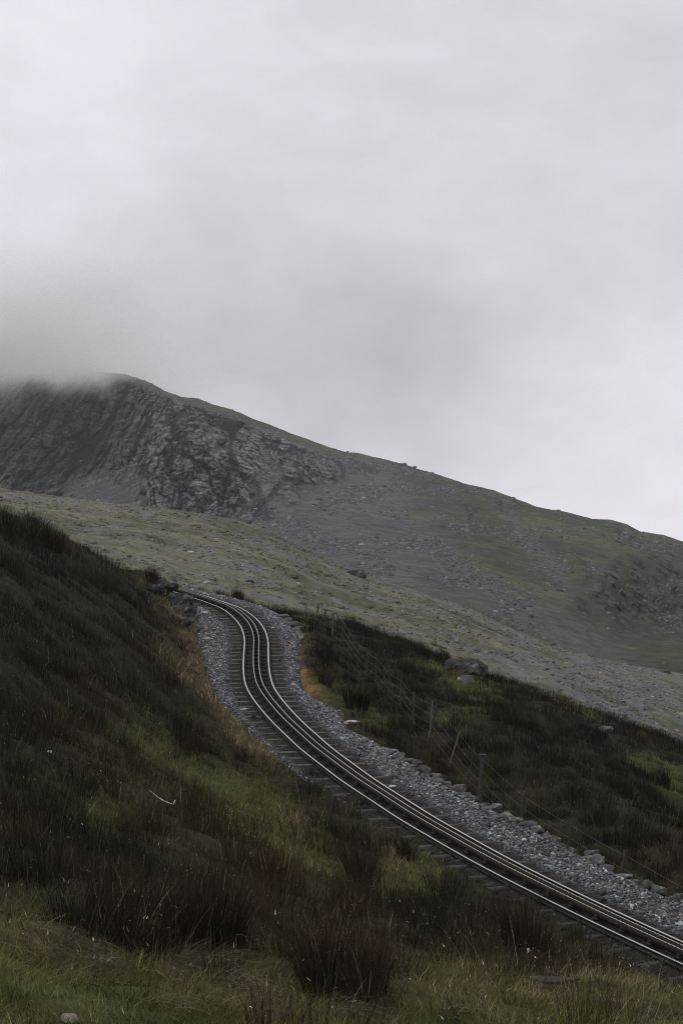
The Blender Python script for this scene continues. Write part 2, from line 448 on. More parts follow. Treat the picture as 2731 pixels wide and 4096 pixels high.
n = 115000
ss = rng.uniform(1.5, SL - 9, n); p, t, nn = track(ss)
l_, h_ = tL(p[:, 1]) - .10, tR(p[:, 1]) + .05
l_ = l_ - .05
tt = l_ + rng.uniform(0, 1, n) * (h_ - l_)
keep = (np.abs(tt) > .75) | (rng.uniform(0, 1, n) < .35)
ss, p, nn, tt, l_, h_ = ss[keep], p[keep], nn[keep], tt[keep], l_[keep], h_[keep]; n = len(ss)
P = p + nn * tt[:, None]
P[:, 2] = p[:, 2] + bed_z(tt, l_ - .03, h_ + .07, fbm(P[:, 0] / .35, P[:, 1] / .35, o=3)) + .012 - .022 * sst(1.05, .95, np.abs(tt))
dk = sst(1.10, .80, np.abs(tt + .12 * fbm(P[:, 0] / .9, P[:, 1] / .9, o=3)))
br = np.exp(rng.normal(-.08, .62, n)) * (1 + .35 * fbm(P[:, 0] / 1.7, P[:, 1] / 1.7, o=2))
brn = np.clip(fbm(P[:, 0] / 1.1 + 60, P[:, 1] / 1.1, o=3) * 1.6, 0, .6)[:, None]
col = (np.array([.104, .109, .119]) * (1 - brn) + brn * np.array([.100, .092, .080])) * br[:, None]
pale = rng.uniform(0, 1, n) < .012
col[pale] = np.array([.36, .34, .31])
col = col * (1 - dk[:, None]) + dk[:, None] * np.array([.022, .019, .017]) * br[:, None]
sz = np.exp(rng.normal(math.log(.031), .42, n))
V, Fc, T = stones(P, sz, np.clip(col, .005, .6), flat=.55)
o = mesh_obj('ballast_stones', V, Fc, M['stone'], tint=T)
tag(o, 'loose broken slate ballast covering the trackbed shoulders', 'ballast', kind='stuff')

# ------------------------------------------------------------------ the railway track: rails, rack bars, sleepers
track_root = tag(empty('railway_track', tuple(TP[200])), 'narrow gauge rack railway track snaking down the hillside', 'railway track')
ORG = np.array(TP[200])


def sweep(name, prof, off, dz, mat, parent, s0=0.0, s1=None, step=.25, topmat=None, topz=None):
    s1 = SL if s1 is None else s1
    s = np.arange(s0, s1 + 1e-6, step); p, t, nrm = track(s)
    prof = np.array(prof); k = len(prof)
    V = p[:, None] + nrm[:, None] * (off + prof[None, :, 0, None]) + np.array([0, 0, 1.])[None, None] * (dz + prof[None, :, 1, None])
    V = V - ORG
    Fq = []
    for i in range(k):
        j = (i + 1) % k
        a = np.arange(len(s) - 1) * k
        Fq.append(np.c_[a + i, a + j, a + k + j, a + k + i])
    caps = [np.array([list(range(k))[::-1]]), np.array([[(len(s) - 1) * k + i for i in range(k)]])]
    Q = np.concatenate(Fq)
    ob = mesh_obj(name, V.reshape(-1, 3), [Q] + caps, mat, parent)
    if topmat is not None:
        ob.data.materials.append(topmat)
        mi = np.zeros(len(ob.data.polygons), np.int32)
        for i in range(k):
            j = (i + 1) % k
            if prof[i, 1] >= topz and prof[j, 1] >= topz:
                mi[i * (len(s) - 1):(i + 1) * (len(s) - 1)] = 1
        ob.data.polygons.foreach_set('material_index', mi)
    return ob


RP = [(-.045, -.095), (.045, -.095), (.045, -.085), (.008, -.073), (.008, -.030), (.024, -.024), (.024, -.006), (.017, 0), (-.017, 0), (-.024, -.006), (-.024, -.024), (-.008, -.030), (-.008, -.073), (-.045, -.085)]
joints = np.arange(4.0, SL - 6, 9.1)


def box(cx, sx, sy, sz, t, n, u=np.array([0, 0, 1.])):
    """box centred at cx: sx across, sy along, sz up; returns verts, quads"""
    sg = np.array([(a, b, c) for c in (-1, 1) for a, b in ((-1, -1), (1, -1), (1, 1), (-1, 1))]) * .5
    V = cx + sg[:, :1] * sx * n + sg[:, 1:2] * sy * t + sg[:, 2:] * sz * u
    return V, np.array([(3, 2, 1, 0), (4, 5, 6, 7), (0, 1, 5, 4), (1, 2, 6, 5), (2, 3, 7, 6), (3, 0, 4, 7)])


def boxes(name, L, mat, parent, bevel=0):
    V, Q, k = [], [], 0
    for a in L:
        v, q = box(*a); V.append(v); Q.append(q + k); k += 8
    ob = mesh_obj(name, np.vstack(V), np.vstack(Q), mat, parent)
    if bevel:
        b = ob.modifiers.new('bevel', 'BEVEL'); b.width = bevel; b.segments = 2
    return ob


for sd, lab in ((-1, 'running rail on the side nearer the viewer'), (1, 'running rail on the ballast shoulder side')):
    r = sweep('rail', RP, sd * .415, 0, M['railside'], track_root, topmat=M['railtop'], topz=-.007)
    r['label'] = lab
    for js in joints:
        p, t, nn = track(np.array([js])); p, t, nn = p[0] - ORG, t[0], nn[0]
        L = [(p + nn * (sd * .415 + e * .022) + np.array([0, 0, -.052]), .022, .42, .05, t, nn) for e in (-1, 1)]
        L += [(p + nn * (sd * .415 + e * .038) + t * q + np.array([0, 0, -.052]), .016, .03, .028, t, nn) for e in (-1, 1) for q in (-.15, -.05, .05, .15)]
        boxes('joint_plate', L, M['iron'], r)
# rack bars: two toothed bars side by side, raised above the rails
for sd, lab in ((-1, 'rack bar nearer the viewer'), (1, 'rack bar nearer the ballast shoulder')):
    pit = .12; s = np.arange(0, SL - .2, pit / 4); ph = np.arange(len(s)) % 4
    p, t, nn = track(s); p = p - ORG
    zt = np.where(ph > 0, .085, .079)
    V = np.stack([p + nn * (sd * .09 + e * .0135) + np.c_[0 * zt, 0 * zt, z] for e, z in ((-1, 0 * zt - .045), (1, 0 * zt - .045), (1, zt), (-1, zt))], 1).reshape(-1, 3)
    a = np.arange(len(s) - 1) * 4
    Q = np.concatenate([np.c_[a + i, a + (i + 1) % 4, a + 4 + (i + 1) % 4, a + 4 + i] for i in range(4)])
    r = mesh_obj('rack_bar', V, [Q, np.array([[3, 2, 1, 0]]), np.array([[len(V) - 4, len(V) - 3, len(V) - 2, len(V) - 1]])], M['railside'], track_root)
    r.data.materials.append(M['rack'])
    mi = np.zeros(len(r.data.polygons), np.int32); m_ = len(a); mi[2 * m_:3 * m_] = 1
    r.data.polygons.foreach_set('material_index', mi)
    r['label'] = lab
    for js in joints + (1.3 if sd > 0 else 4.4):
        if js > SL - 2: continue
        p, t, nn = track(np.array([js])); p, t, nn = p[0] - ORG, t[0], nn[0]
        boxes('joint_plate', [(p + nn * (sd * .09 + e * .021) + np.array([0, 0, .0]), .012, .3, .06, t, nn) for e in (-1, 1)], M['iron'], r)
# sleepers
SP = .757
ks = np.arange(.4, SL - 8, SP)
for i, s0 in enumerate(ks[:100]):
    p, t, nn = track(np.array([s0])); p, t, nn = p[0] - ORG, t[0], nn[0]
    r = rng.normal(0, 1, 4)
    L = .93 + .02 * r[0]
    th = .012 * r[1]
    t2 = t * math.cos(th) + nn * math.sin(th); n2 = nn * math.cos(th) - t * math.sin(th)
    c0 = p + n2 * .02 * r[2] + np.array([0, 0, -.160])
    cuts = np.array([-L, -.60, -.46, 0, .46, .60, L]); V = []
    for q in cuts:
        for ey, ez in ((-.055, -.06), (.055, -.06), (.055, .055), (.046, .062), (-.046, .062), (-.055, .055)):
            V.append(c0 + n2 * q + t2 * ey + np.array([0, 0, ez + .004 * rng.normal()]))
    a = np.arange(len(cuts) - 1)[:, None] * 6; j = np.arange(6)[None]
    Q = np.stack([a + j, a + (j + 1) % 6, a + 6 + (j + 1) % 6, a + 6 + j], -1).reshape(-1, 4)
    oil = np.repeat(np.array([1, .8, .25, .2, .25, .8, 1]), 6)[:, None]           # soaked with oil between the rails
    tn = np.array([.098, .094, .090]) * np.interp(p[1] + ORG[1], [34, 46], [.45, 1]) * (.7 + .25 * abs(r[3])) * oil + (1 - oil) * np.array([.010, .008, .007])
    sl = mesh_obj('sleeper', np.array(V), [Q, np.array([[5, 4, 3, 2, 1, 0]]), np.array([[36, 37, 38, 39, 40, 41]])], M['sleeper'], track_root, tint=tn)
    ch = [(p + np.array([0, 0, -.072]), .30, .10, .05, t, nn)] + [(p + nn * e * .09 + np.array([0, 0, -.03]), .06, .08, .06, t, nn) for e in (-1, 1)]
    boxes('rack_chair', ch, M['iron'], sl)
    for e in (-1, 1):
        for f_ in (-1, 1):
            boxes('rail_clip', [(p + nn * (e * .415 + f_ * .055) + np.array([0, 0, -.083]), .05, .07, .035, t, nn)], M['iron'], sl)


# ------------------------------------------------------------------ angular rocks
def ico(sub):
    V, Fc = _ICO.copy(), _IF.copy()
    for _ in range(sub):
        E = np.sort(np.concatenate([Fc[:, [0, 1]], Fc[:, [1, 2]], Fc[:, [2, 0]]]), 1)
        U, inv = np.unique(E, axis=0, return_inverse=True); inv = inv.ravel()
        m = V[U].mean(1); m /= np.linalg.norm(m, axis=1)[:, None]
        n = len(V); k = len(Fc); a, b, c = n + inv[:k], n + inv[k:2 * k], n + inv[2 * k:]
        V = np.vstack([V, m])
        Fc = np.vstack([np.c_[Fc[:, 0], a, c], np.c_[Fc[:, 1], b, a], np.c_[Fc[:, 2], c, b], np.c_[a, b, c]])
    return V, Fc


ICOS = {k: ico(k) for k in (2, 3, 4)}


def rock(seed, size, sub=3, planes=13, rough=.05, strata=0):
    r = np.random.default_rng(seed); D, Fc = ICOS[sub]
    N = r.normal(0, 1, (planes, 3)); N /= np.linalg.norm(N, axis=1)[:, None]
    d = r.uniform(.62, 1.0, planes)
    N = np.vstack([N, [[0, 0, 1]]]); d = np.r_[d, r.uniform(.6, .85)]
    q = D @ N.T; rad = np.where(q > .05, d / np.maximum(q, .05), 9).min(1)
    rad = np.minimum(rad, 1.25)
    V = D * rad[:, None]
    V = V + D * (rough * fbm(V[:, 0] * 2.5 + seed, V[:, 1] * 2.5, V[:, 2] * 2.5, o=4))[:, None]
    if strata:
        V = V + strata * np.sin(V[:, 2] * 14 + 2 * fbm(V[:, 0] * 2, V[:, 1] * 2, o=2))[:, None] * D * np.array([1, 1, 0])
    return V * np.array(size), Fc


def rock_tint(V, col, seed, lich=.25):
    k = fbm(V[:, 0] * 3 / max(np.ptp(V[:, 0]), .1) + seed, V[:, 1] * 3 / max(np.ptp(V[:, 0]), .1), V[:, 2] * 3 / max(np.ptp(V[:, 0]), .1), o=4)
    c = np.array(col) * (1 + .5 * k[:, None])
    l = sst(.12, .35, k)[:, None] * lich
    return np.clip(c * (1 - l) + l * np.array([.30, .30, .27]), .01, .8)


def put_rock(name, px, py, Y, size, col, seed, label, cat, rot=0, sink=.3, sub=3, group=None, z=None, parent=None, strata=0, lich=.25, planes=13, base=None, rough=0):
    V, Fc = rock(seed, size, sub, planes=planes, strata=strata)
    c, s = math.cos(rot), math.sin(rot)
    if rough: V = V + (V / np.array(size)) * (rough * ridged(V[:, 0] * 3.1 + seed, V[:, 1] * 3.1, V[:, 2] * 2.2, o=4))[:, None]
    V = np.c_[V[:, 0] * c - V[:, 1] * s, V[:, 0] * s + V[:, 1] * c, V[:, 2]]
    o = mesh_obj(name, V, Fc, M['rock'], parent, tint=rock_tint(V, col, seed, lich))
    if base is None:
        x, y, zz = unproj(px, py, Y)
        base = (x, y, zz)
    o.location = base
    if label: tag(o, label, cat, group)
    return o


# stone edging of the ballast shoulder
def edging(name, segs, label, seed0, scale):
    p0 = track(np.array([segs[0]]))[0][0]
    root = tag(empty(name, tuple(p0)), label, 'stone edging')
    s = segs[0]; i = 0
    while s < segs[1]:
        r = np.random.default_rng(seed0 + i)
        ln = r.uniform(.10, .34) * scale
        p, t, nn = track(np.array([s + ln / 2])); p, t, nn = p[0], t[0], nn[0]
        off = tR(p[1]) + .02 + r.normal(0, .10)
        size = (ln * .56, r.uniform(.11, .22), r.uniform(.07, .15))
        V, Fc = rock(seed0 + i, size, 3, int(r.integers(8, 16)), .10)
        a = math.atan2(t[1], t[0]) + r.normal(0, .2)
        c, sn = math.cos(a), math.sin(a)
        V = np.c_[V[:, 0] * c - V[:, 1] * sn, V[:, 0] * sn + V[:, 1] * c, V[:, 2]]
        warm = r.uniform(0, 1)
        col = np.array([.105, .107, .112]) * (1 - .4 * warm) + .4 * warm * np.array([.22, .195, .155])
        col = col * r.uniform(.40, 1.1)
        ob = mesh_obj('edging_stone', V, Fc, M['rock'], root, tint=rock_tint(V, col, seed0 + i, .35))
        q = p + nn * off + np.array([0, 0, -.125 + r.normal(0, .035)]) - p0
        ob.location = tuple(q)
        s += ln * (r.uniform(.75, 1.2) if r.uniform() < .8 else r.uniform(1.3, 2.4)); i += 1
    return root


def s_at(y):
    return TS[np.abs(TP[:, 1] - y).argmin()]


edging('stone_edging', (s_at(69.5), s_at(64.0)), 'short row of flat pale slabs edging the ballast at the upper bend', 300, 1.1)
edging('stone_edging', (s_at(45.0), s_at(24.0)), 'long row of grey boulders edging the ballast along the lower straight', 500, 1.15)


# ------------------------------------------------------------------ fence
def tube(P, r, k=6):
    P = np.asarray(P); n = len(P)
    T = np.gradient(P, axis=0); T /= np.linalg.norm(T, axis=1)[:, None]
    up = np.where(np.abs(T[:, 2:3]) > .8, np.array([[1., 0, 0]]), np.array([[0, 0, 1.]]))
    A = np.cross(T, up); A /= np.linalg.norm(A, axis=1)[:, None]; B = np.cross(A, T)
    a = np.arange(k) * 2 * math.pi / k
    r = np.broadcast_to(r, (n,))
    V = P[:, None] + r[:, None, None] * (A[:, None] * np.cos(a)[None, :, None] + B[:, None] * np.sin(a)[None, :, None])
    i = np.arange(n - 1)[:, None] * k; j = np.arange(k)[None]; j2 = (j + 1) % k
    Q = np.stack([i + j, i + j2, i + k + j2, i + k + j], -1).reshape(-1, 4)
    return V.reshape(-1, 3), [Q, np.array([list(range(k))[::-1]]), np.array([[(n - 1) * k + q for q in range(k)]])]


x0, y0, z0 = unproj(*POSTS[10][:3])
fence = tag(empty('wire_fence', (x0, y0, z0 - 1)), 'long wire fence on weathered posts running through the rushes', 'fence')
FO = np.array([x0, y0, z0 - 1])
tops = []; dirs = []
for i, (px, py, Y, ln, r) in enumerate(POSTS):
    tp = np.array(unproj(px, py, Y)) - FO
    ax = np.array([ln, rng.normal(0, .04), 1.0]); ax /= np.linalg.norm(ax)
    hgt = 1.55 if r < .15 else 1.9
    q = np.linspace(0, 1, 9)[:, None]
    Pp = tp - ax * hgt * (1 - q) + np.c_[rng.normal(0, .006, (9, 2)), np.zeros(9)]
    rr = r * .36 * (1 + .12 * rng.normal(0, 1, 9)) * np.linspace(1.1, .95, 9)
    pale_ = i in (3, 12, 14)
    Pp = np.vstack([Pp, Pp[-1] + ax * .012]); rr = np.r_[rr, rr[-1] * .8]
    V, Q = tube(Pp, rr, 4 if r > .15 else 8)
    ob = mesh_obj('post', V, Q, M['palepost'] if pale_ else M['post'], fence)
    if r > .15:
        ob['label'] = 'thick square straining post with a flat top'
        capv, capq = box(tp + ax * .03, .17, .17, .025, np.array([0, 1., 0]), np.array([1., 0, 0]))
        mesh_obj('post_cap', capv, capq, M['palepost'], ob)
    elif pale_:
        ob['label'] = 'thin bleached post'
    tops.append(tp); dirs.append(ax)
for k, drop in enumerate((.10, .38, .64, .88)):
    W = []
    for i in range(len(tops) - 1):
        a = tops[i] - dirs[i] * drop; b = tops[i + 1] - dirs[i + 1] * drop
        q = np.linspace(0, 1, 8, endpoint=False)[:, None]
        sag = .01 + .03 * rng.uniform()
        W.append(a * (1 - q) + b * q - np.array([0, 0, 1.]) * sag * 4 * q * (1 - q))
    W.append((tops[-1] - dirs[-1] * drop)[None])
    e = tops[-1] - tops[-2]
    W.append((tops[-1] - dirs[-1] * drop + e * np.linspace(.3, 3, 8)[:, None] + np.array([0, 0, -.0])))
    V, Q = tube(np.vstack(W), .0030, 4)
    mesh_obj('wire', V, Q, M['wire'], fence)


# ------------------------------------------------------------------ blades: rushes and grasses
def blades(B, h, w, lean, col, tip, seg=3, bend=1.7, kink=None):
    """tapered ribbons: B base (n,3), h height, w width, lean (n,2) sideways reach as a share of h"""
    n = len(B); k = seg + 1
    t = np.linspace(0, 1, k)
    a = rng.uniform(0, math.pi, n); wd = np.c_[np.cos(a), np.sin(a), 0 * a] * (w * .5)[:, None]
    L = np.hypot(lean[:, 0], lean[:, 1])
    P = np.zeros((n, k, 3))
    tb = t[None] ** bend
    P[..., 0] = B[:, :1] + h[:, None] * lean[:, :1] * tb
    P[..., 1] = B[:, 1:2] + h[:, None] * lean[:, 1:] * tb
    P[..., 2] = B[:, 2:] + h[:, None] * (t[None] - (1 - 1 / np.sqrt(1 + L ** 2))[:, None] * tb - (np.clip(L - .9, 0, 2) * .5)[:, None] * t[None] ** 3)
    wt = np.r_[np.linspace(1, .65, k - 1), 0]
    V = np.empty((n, 2 * k - 1, 3)); T = np.empty((n, 2 * k - 1, 3))
    for i in range(k - 1):
        V[:, 2 * i] = P[:, i] - wd * wt[i]; V[:, 2 * i + 1] = P[:, i] + wd * wt[i]
        c = col * (1 - t[i]) + tip * t[i]; T[:, 2 * i] = c; T[:, 2 * i + 1] = c
    V[:, -1] = P[:, -1]; T[:, -1] = tip
    o = (np.arange(n) * (2 * k - 1))[:, None]
    Q = np.concatenate([o + np.array([[2 * i, 2 * i + 1, 2 * i + 3, 2 * i + 2]]) for i in range(k - 2)]) if k > 2 else np.zeros((0, 4), int)
    Tr = o + np.array([[2 * k - 4, 2 * k - 3, 2 * k - 2]])
    return V.reshape(-1, 3), Q, Tr, T.reshape(-1, 3)


def join(L):
    V, Q, Tr, T, k = [], [], [], [], 0
    for v, q, t, c in L:
        V.append(v); Q.append(q + k); Tr.append(t + k); T.append(c); k += len(v)
    return np.vstack(V), [np.vstack(Q), np.vstack(Tr)], np.vstack(T)


RUSH = np.array([.0140, .0103, .0056]); OLIVE = np.array([.024, .022, .008]); RUST = np.array([.046, .024, .0105]); STRAW = np.array([.20, .17, .11])


def rush_cols(n, red, ol, straw=.05):
    u = rng.uniform(0, 1, (n, 1)); br = np.exp(rng.normal(0, .3, (n, 1)))
    c = (RUSH * (1 - ol) + OLIVE * ol) * br
    tip = c * (1 - red) + RUST * br * red
    tip = tip * 1.15
    st = rng.uniform(0, 1, n) < straw
    c = c.copy(); c[st] = STRAW * br[st] * .8; tip[st] = STRAW * br[st]
    return c, tip


def tussock(x, y, nb, h, rad, w, splay=.35, red=None, ol=None, straw=.05, leanx=0., seg=4, z=None):
    """rushes springing from one root"""
    a = rng.uniform(0, 6.283, nb); rr = rad * np.sqrt(rng.uniform(0, 1, nb))
    bx, by = x + rr * np.cos(a), y + rr * np.sin(a)
    bz = ground_z(bx, by) - .03 if z is None else np.full(nb, z - .03)
    L = (rr / rad)[:, None] * splay * np.c_[np.cos(a), np.sin(a)] + rng.normal(0, .13, (nb, 2)) + np.array([leanx, 0])
    hh = h * rng.uniform(.55, 1.08, nb) * (1 - .25 * (rr / rad))
    c, tip = rush_cols(nb, .3 if red is None else red, .3 if ol is None else ol, straw)
    return blades(np.c_[bx, by, bz], hh, w * rng.uniform(.7, 1.3, nb), L, c, tip, seg)


FENCE_PTS = []
for a, b in zip(POSTS[:-1], POSTS[1:]):
    A_, B_ = np.array(unproj(*a[:3])), np.array(unproj(*b[:3]))
    FENCE_PTS += [A_ * (1 - q) + B_ * q for q in (0, .33, .66)]
KEEP = [(hit(1862, 2690)[0], hit(1862, 2690)[1], .95), (hit(2420, 2925)[0], hit(2420, 2925)[1], .4), (hit(1400, 2892)[0], hit(1400, 2892)[1], .35), (hit(2215, 3925)[0], hit(2215, 3925)[1], .4), (hit(285, 4088)[0], hit(285, 4088)[1], .25), (hit(198, 3012)[0], hit(198, 3012)[1], .12), (hit(660, 3225)[0], hit(660, 3225)[1] - .5, .3)]


def ok_place(x, y):
    """heights allowed: keep plants off the ballast and low where they would hide the rails"""
    t, z, s = near_track(x, y)
    edge_l, edge_r = tL(y) - np.where(y < 41, .03 + .3 * np.clip(.3 + 1.8 * fbm(y / 2.3, y * 0 + 5, o=2), 0, 1), .12), tR(y) + .22
    off = (t < edge_l) | (t > edge_r)
    hc = np.full(len(t), 9.0)
    lowp = (t < 0) & (y < 49) & (y > 20)
    hc = np.where(lowp, np.minimum(9, .58 * np.maximum(-t - .40, 0) + .3 * np.maximum(-t - 2.0, 0)), hc)
    up = (t < 0) & (y >= 49)
    hc = np.where(up, .5 * (-t + tL(y)) + .12, hc)
    rt = (t > 0)
    hc = np.where(rt, np.minimum(hc, .2 + .45 * np.maximum(t - tR(y), 0)), hc)
    df = np.full(len(t), 9.0)
    for (fx, fy, fz) in FENCE_PTS:
        df = np.minimum(df, np.hypot(x - fx, y - fy))
    hc = np.where(df < 1.3, np.minimum(hc, .40 + .1 * df), hc)
    for (bx, by, br_) in KEEP:
        hc = np.where(np.hypot((x - bx) / br_, (y - by + .8) / (br_ + .9)) < 1, .1, hc)
    return off, hc, t


def scatter(n, ylo, yhi, marg=420, power=1.0):
    """random ground points inside (a little more than) the field of view"""
    y = ylo + (yhi - ylo) * rng.uniform(0, 1, n) ** power
    px = rng.uniform(-marg, 2731 + marg, n)
    x = (px - CX) / F * y
    return x, y


def scatter_area(dens, ylo, yhi, marg=420):
    wmax = (2731 + 2 * marg) / F * yhi
    n = int(dens * wmax * (yhi - ylo))
    x = rng.uniform(-wmax / 2, wmax / 2, n); y = rng.uniform(ylo, yhi, n)
    k = np.abs(x) < (2731 / 2 + marg) / F * y
    return x[k], y[k]


def batch_tuss(x, y, nb, h, rad, w, splay, red, ol, wet, straw, seg):
    """many tussocks at once (arrays), nb blades each"""
    n = len(x)
    X = np.repeat(x, nb); Y = np.repeat(y, nb); Hh = np.repeat(h, nb); Rd = np.repeat(rad, nb); N = n * nb
    a = rng.uniform(0, 6.283, N); rr = np.sqrt(rng.uniform(0, 1, N))
    bx, by = X + Rd * rr * np.cos(a), Y + Rd * rr * np.sin(a)
    bz = ground_z(bx, by) - .03
    ld = np.repeat(rng.normal(0, .10, (n, 2)), nb, 0)
    L = (rr * splay)[:, None] * np.c_[np.cos(a), np.sin(a)] + rng.normal(0, .12, (N, 2)) + ld
    hh = Hh * rng.uniform(.5, 1.08, N) * (1 - .25 * rr)
    r_ = np.repeat(red, nb)[:, None]; o_ = np.repeat(ol, nb)[:, None]
    u = np.repeat(wet * np.exp(rng.normal(0, .25, n)) * np.clip(1 + 1.5 * fbm(x / 2.4 - 60, y / 3.6, o=3), .35, 2.4), nb)[:, None]
    c, tip = rush_cols(N, r_, o_, straw)
    return blades(np.c_[bx, by, bz], hh, w * rng.uniform(.7, 1.3, N), L, c * u, tip * u, seg)


parts = []
for (ylo, yhi, dens, nb, hm, rad, w, seg) in ((6, 14, 9.0, 110, .50, .17, .0034, 4), (14, 24, 7.0, 80, .50, .20, .0050, 3), (24, 40, 5.0, 56, .50, .24, .0075, 3), (40, 62, 4.0, 48, .52, .28, .0105, 2), (62, 100, 3.0, 44, .54, .32, .014, 2)):
    x, y = scatter_area(dens, ylo, yhi)
    z = ground_z(x, y)
    g_, go_, mo_, px, py = cover(x, y, z)
    off, hc, t = ok_place(x, y)
    dkp = np.where(t > 0, 1, dark_patch(x, y, px, py))
    pr = np.clip(1 - .95 * g_ - .75 * go_ - mo_, 0.0, 1) * (.22 + .78 * dkp)
    clump = .45 + 1.9 * fbm(x / 1.4 + 3, y / 1.7, o=3); thick = sst(300, 1300, px) * sst(2200, 3000, py) * (px < 2731) * (t < 0)
    hgt = hm * np.exp(rng.normal(0, .25, len(x))) * (.70 + .45 * np.clip(clump, -.3, 1.3))
    hgt = hgt * np.where((px < 760) & (y > 42) & (t < 0), .45 + 1.15 * sst(.0, .22, fbm(x / 1.3 + 90, y / 1.3, o=2)), 1)
    hgt = np.minimum(hgt, hc)
    rush_tone = np.where(t > 0, .62, 1.0) * (1 - .30 * dkp)  # own colour: darker wet rush right of the line, darker clumps in patches
    k = off & (rng.uniform(0, 1, len(x)) < pr * np.clip(clump + .45 - .2 * thick, .10, 1)) & (hgt > .09)
    x, y, hgt, px, py, rush_tone = x[k], y[k], hgt[k], px[k], py[k], rush_tone[k]
    red = np.clip(.25 + 1.0 * fbm(x / 2.7 + 40, y / 2.7, o=3), 0, .9); ol = np.clip(.3 + 1.0 * fbm(x / 3.3 - 40, y / 3.3, o=3), 0, .9)
    parts.append(batch_tuss(x, y, nb, hgt, rad * (hgt / .5) ** .7, w, .36, red, ol, rush_tone, (.055 if yhi < 20 else .035) if yhi < 30 else .012, seg))
V, Q, T = join(parts)
print('rush verts', len(V))
tag(mesh_obj('rushes', V, Q, M['blade'], tint=T), 'dark brown rushes covering the banks on both sides of the line', 'rushes', kind='stuff')

# short grass, golden grass
parts = []
for (ylo, yhi, dens, w, hm, seg) in ((5.5, 10, 1900, .0034, .10, 3), (10, 16, 900, .0045, .11, 3), (16, 28, 620, .0075, .10, 2), (28, 46, 330, .012, .10, 2), (46, 92, 110, .020, .11, 2)):
    x, y = scatter_area(dens, ylo, yhi, 200)
    z = ground_z(x, y)
    g_, go_, mo_, px, py = cover(x, y, z)
    off, hc, t = ok_place(x, y)
    u = rng.uniform(0, 1, len(x))
    dkp = np.where(t > 0, .8, dark_patch(x, y, px, py)); isg = u < (.9 - .45 * dkp + .5 * g_) * (1 - mo_); isgo = rng.uniform(0, 1, len(x)) < go_ * (1.0 if ylo > 15 else .3)
    k = off & (isg | isgo)
    x, y, z, isgo, g_, hc, dkp = x[k], y[k], z[k], isgo[k], g_[k], hc[k], dkp[k]
    n = len(x)
    br = np.exp(rng.normal(0, .38, n))[:, None] * np.clip(1 + 1.5 * fbm(x / .42, y / .55, o=3), .22, 2.2)[:, None]
    gc = np.array([.090, .094, .024]); dc = np.array([.135, .115, .050]); bc = np.array([.030, .0235, .0115])
    mixd = np.clip(.28 + 1.7 * fbm(x / .8 + 70, y / .8, o=4) + .25 * rng.normal(0, 1, n), 0, 1)[:, None]
    c = gc * (1 - mixd) + dc * mixd
    c = np.where((g_ < .25)[:, None] & (rng.uniform(0, 1, n) < .85)[:, None], bc + (np.clip(fbm(x / 1.3 - 33, y / 1.6, o=4) + .38 * (1 - dkp), 0, 1) * (1 - .5 * dkp))[:, None] * np.array([.078, .071, .021]), c)
    c = np.where(isgo[:, None], np.array([.190, .158, .095]), c) * br
    st = rng.uniform(0, 1, n) < .012; c[st] = STRAW * .8
    hh = hm * (.8 if ylo < 12 else 1) * np.exp(rng.normal(0, .35, n)) * (1 + .7 * fbm(x / .6, y / .6 + 9, o=2)) * np.where(isgo, 1.7 if ylo > 15 else 1.0, 1)
    hh = np.minimum(hh, np.maximum(hc, np.where(isgo, .24, .06)))
    sw = np.stack([fbm(x / 1.2 + 11, y / 1.2, o=2), fbm(x / 1.2 - 21, y / 1.2, o=2)], 1)
    L = rng.normal(0, .45, (n, 2)) + 1.3 * sw + np.array([.2, -.15])
    parts.append(blades(np.c_[x, y, z - .01], hh, w * rng.uniform(.6, 1.3, n), L, c * .8, c, seg, 1.5))
V, Q, T = join(parts)
print('grass verts', len(V))
tag(mesh_obj('grass', V, Q, M['blade'], tint=T), 'short green and golden grass between the rushes', 'grass', kind='stuff')

# long bleached grass tufts drooping in the foreground: part of the mass
parts = []
for (px, py, nb, h) in ((700, 3860, 60, .2), (760, 3900, 70, .24), (330, 3800, 40, .2), (1060, 3990, 60, .22), (1000, 4060, 50, .22), (1130, 4070, 50, .22), (860, 4030, 50, .2), (1590, 3460, 90, .3), (60, 3780, 50, .2), (1900, 3960, 50, .2), (2150, 3950, 40, .2), (2350, 4010, 50, .2), (620, 4040, 50, .2), (1330, 4060, 60, .25), (120, 3740, 60, .25), (240, 3830, 70, .26), (480, 3880, 50, .24), (400, 3960, 40, .22), (780, 3870, 110, .3), (920, 3940, 60, .26), (1100, 4010, 90, .32), (1180, 4080, 80, .3), (2000, 4050, 60, .22), (2500, 4030, 60, .22), (2620, 4070, 60, .22), (1800, 4060, 50, .2)):
    x, y, z = hit(px, py)
    n = nb; a = rng.uniform(0, 6.283, n); rr = .14 * np.sqrt(rng.uniform(0, 1, n))
    bx, by = x + rr * np.cos(a), y + rr * np.sin(a)
    c = STRAW * np.exp(rng.normal(-.3, .3, (n, 1)))
    L = rng.normal(0, .5, (n, 2)) + np.array([rng.choice([-1, 1]) * 1.1, -.4])
    parts.append(blades(np.c_[bx, by, ground_z(bx, by)], h * .62 * rng.uniform(.6, 1.4, n), np.full(n, .0026) * (1 + y / 20), L, c * .7, c, 5, 1.6))
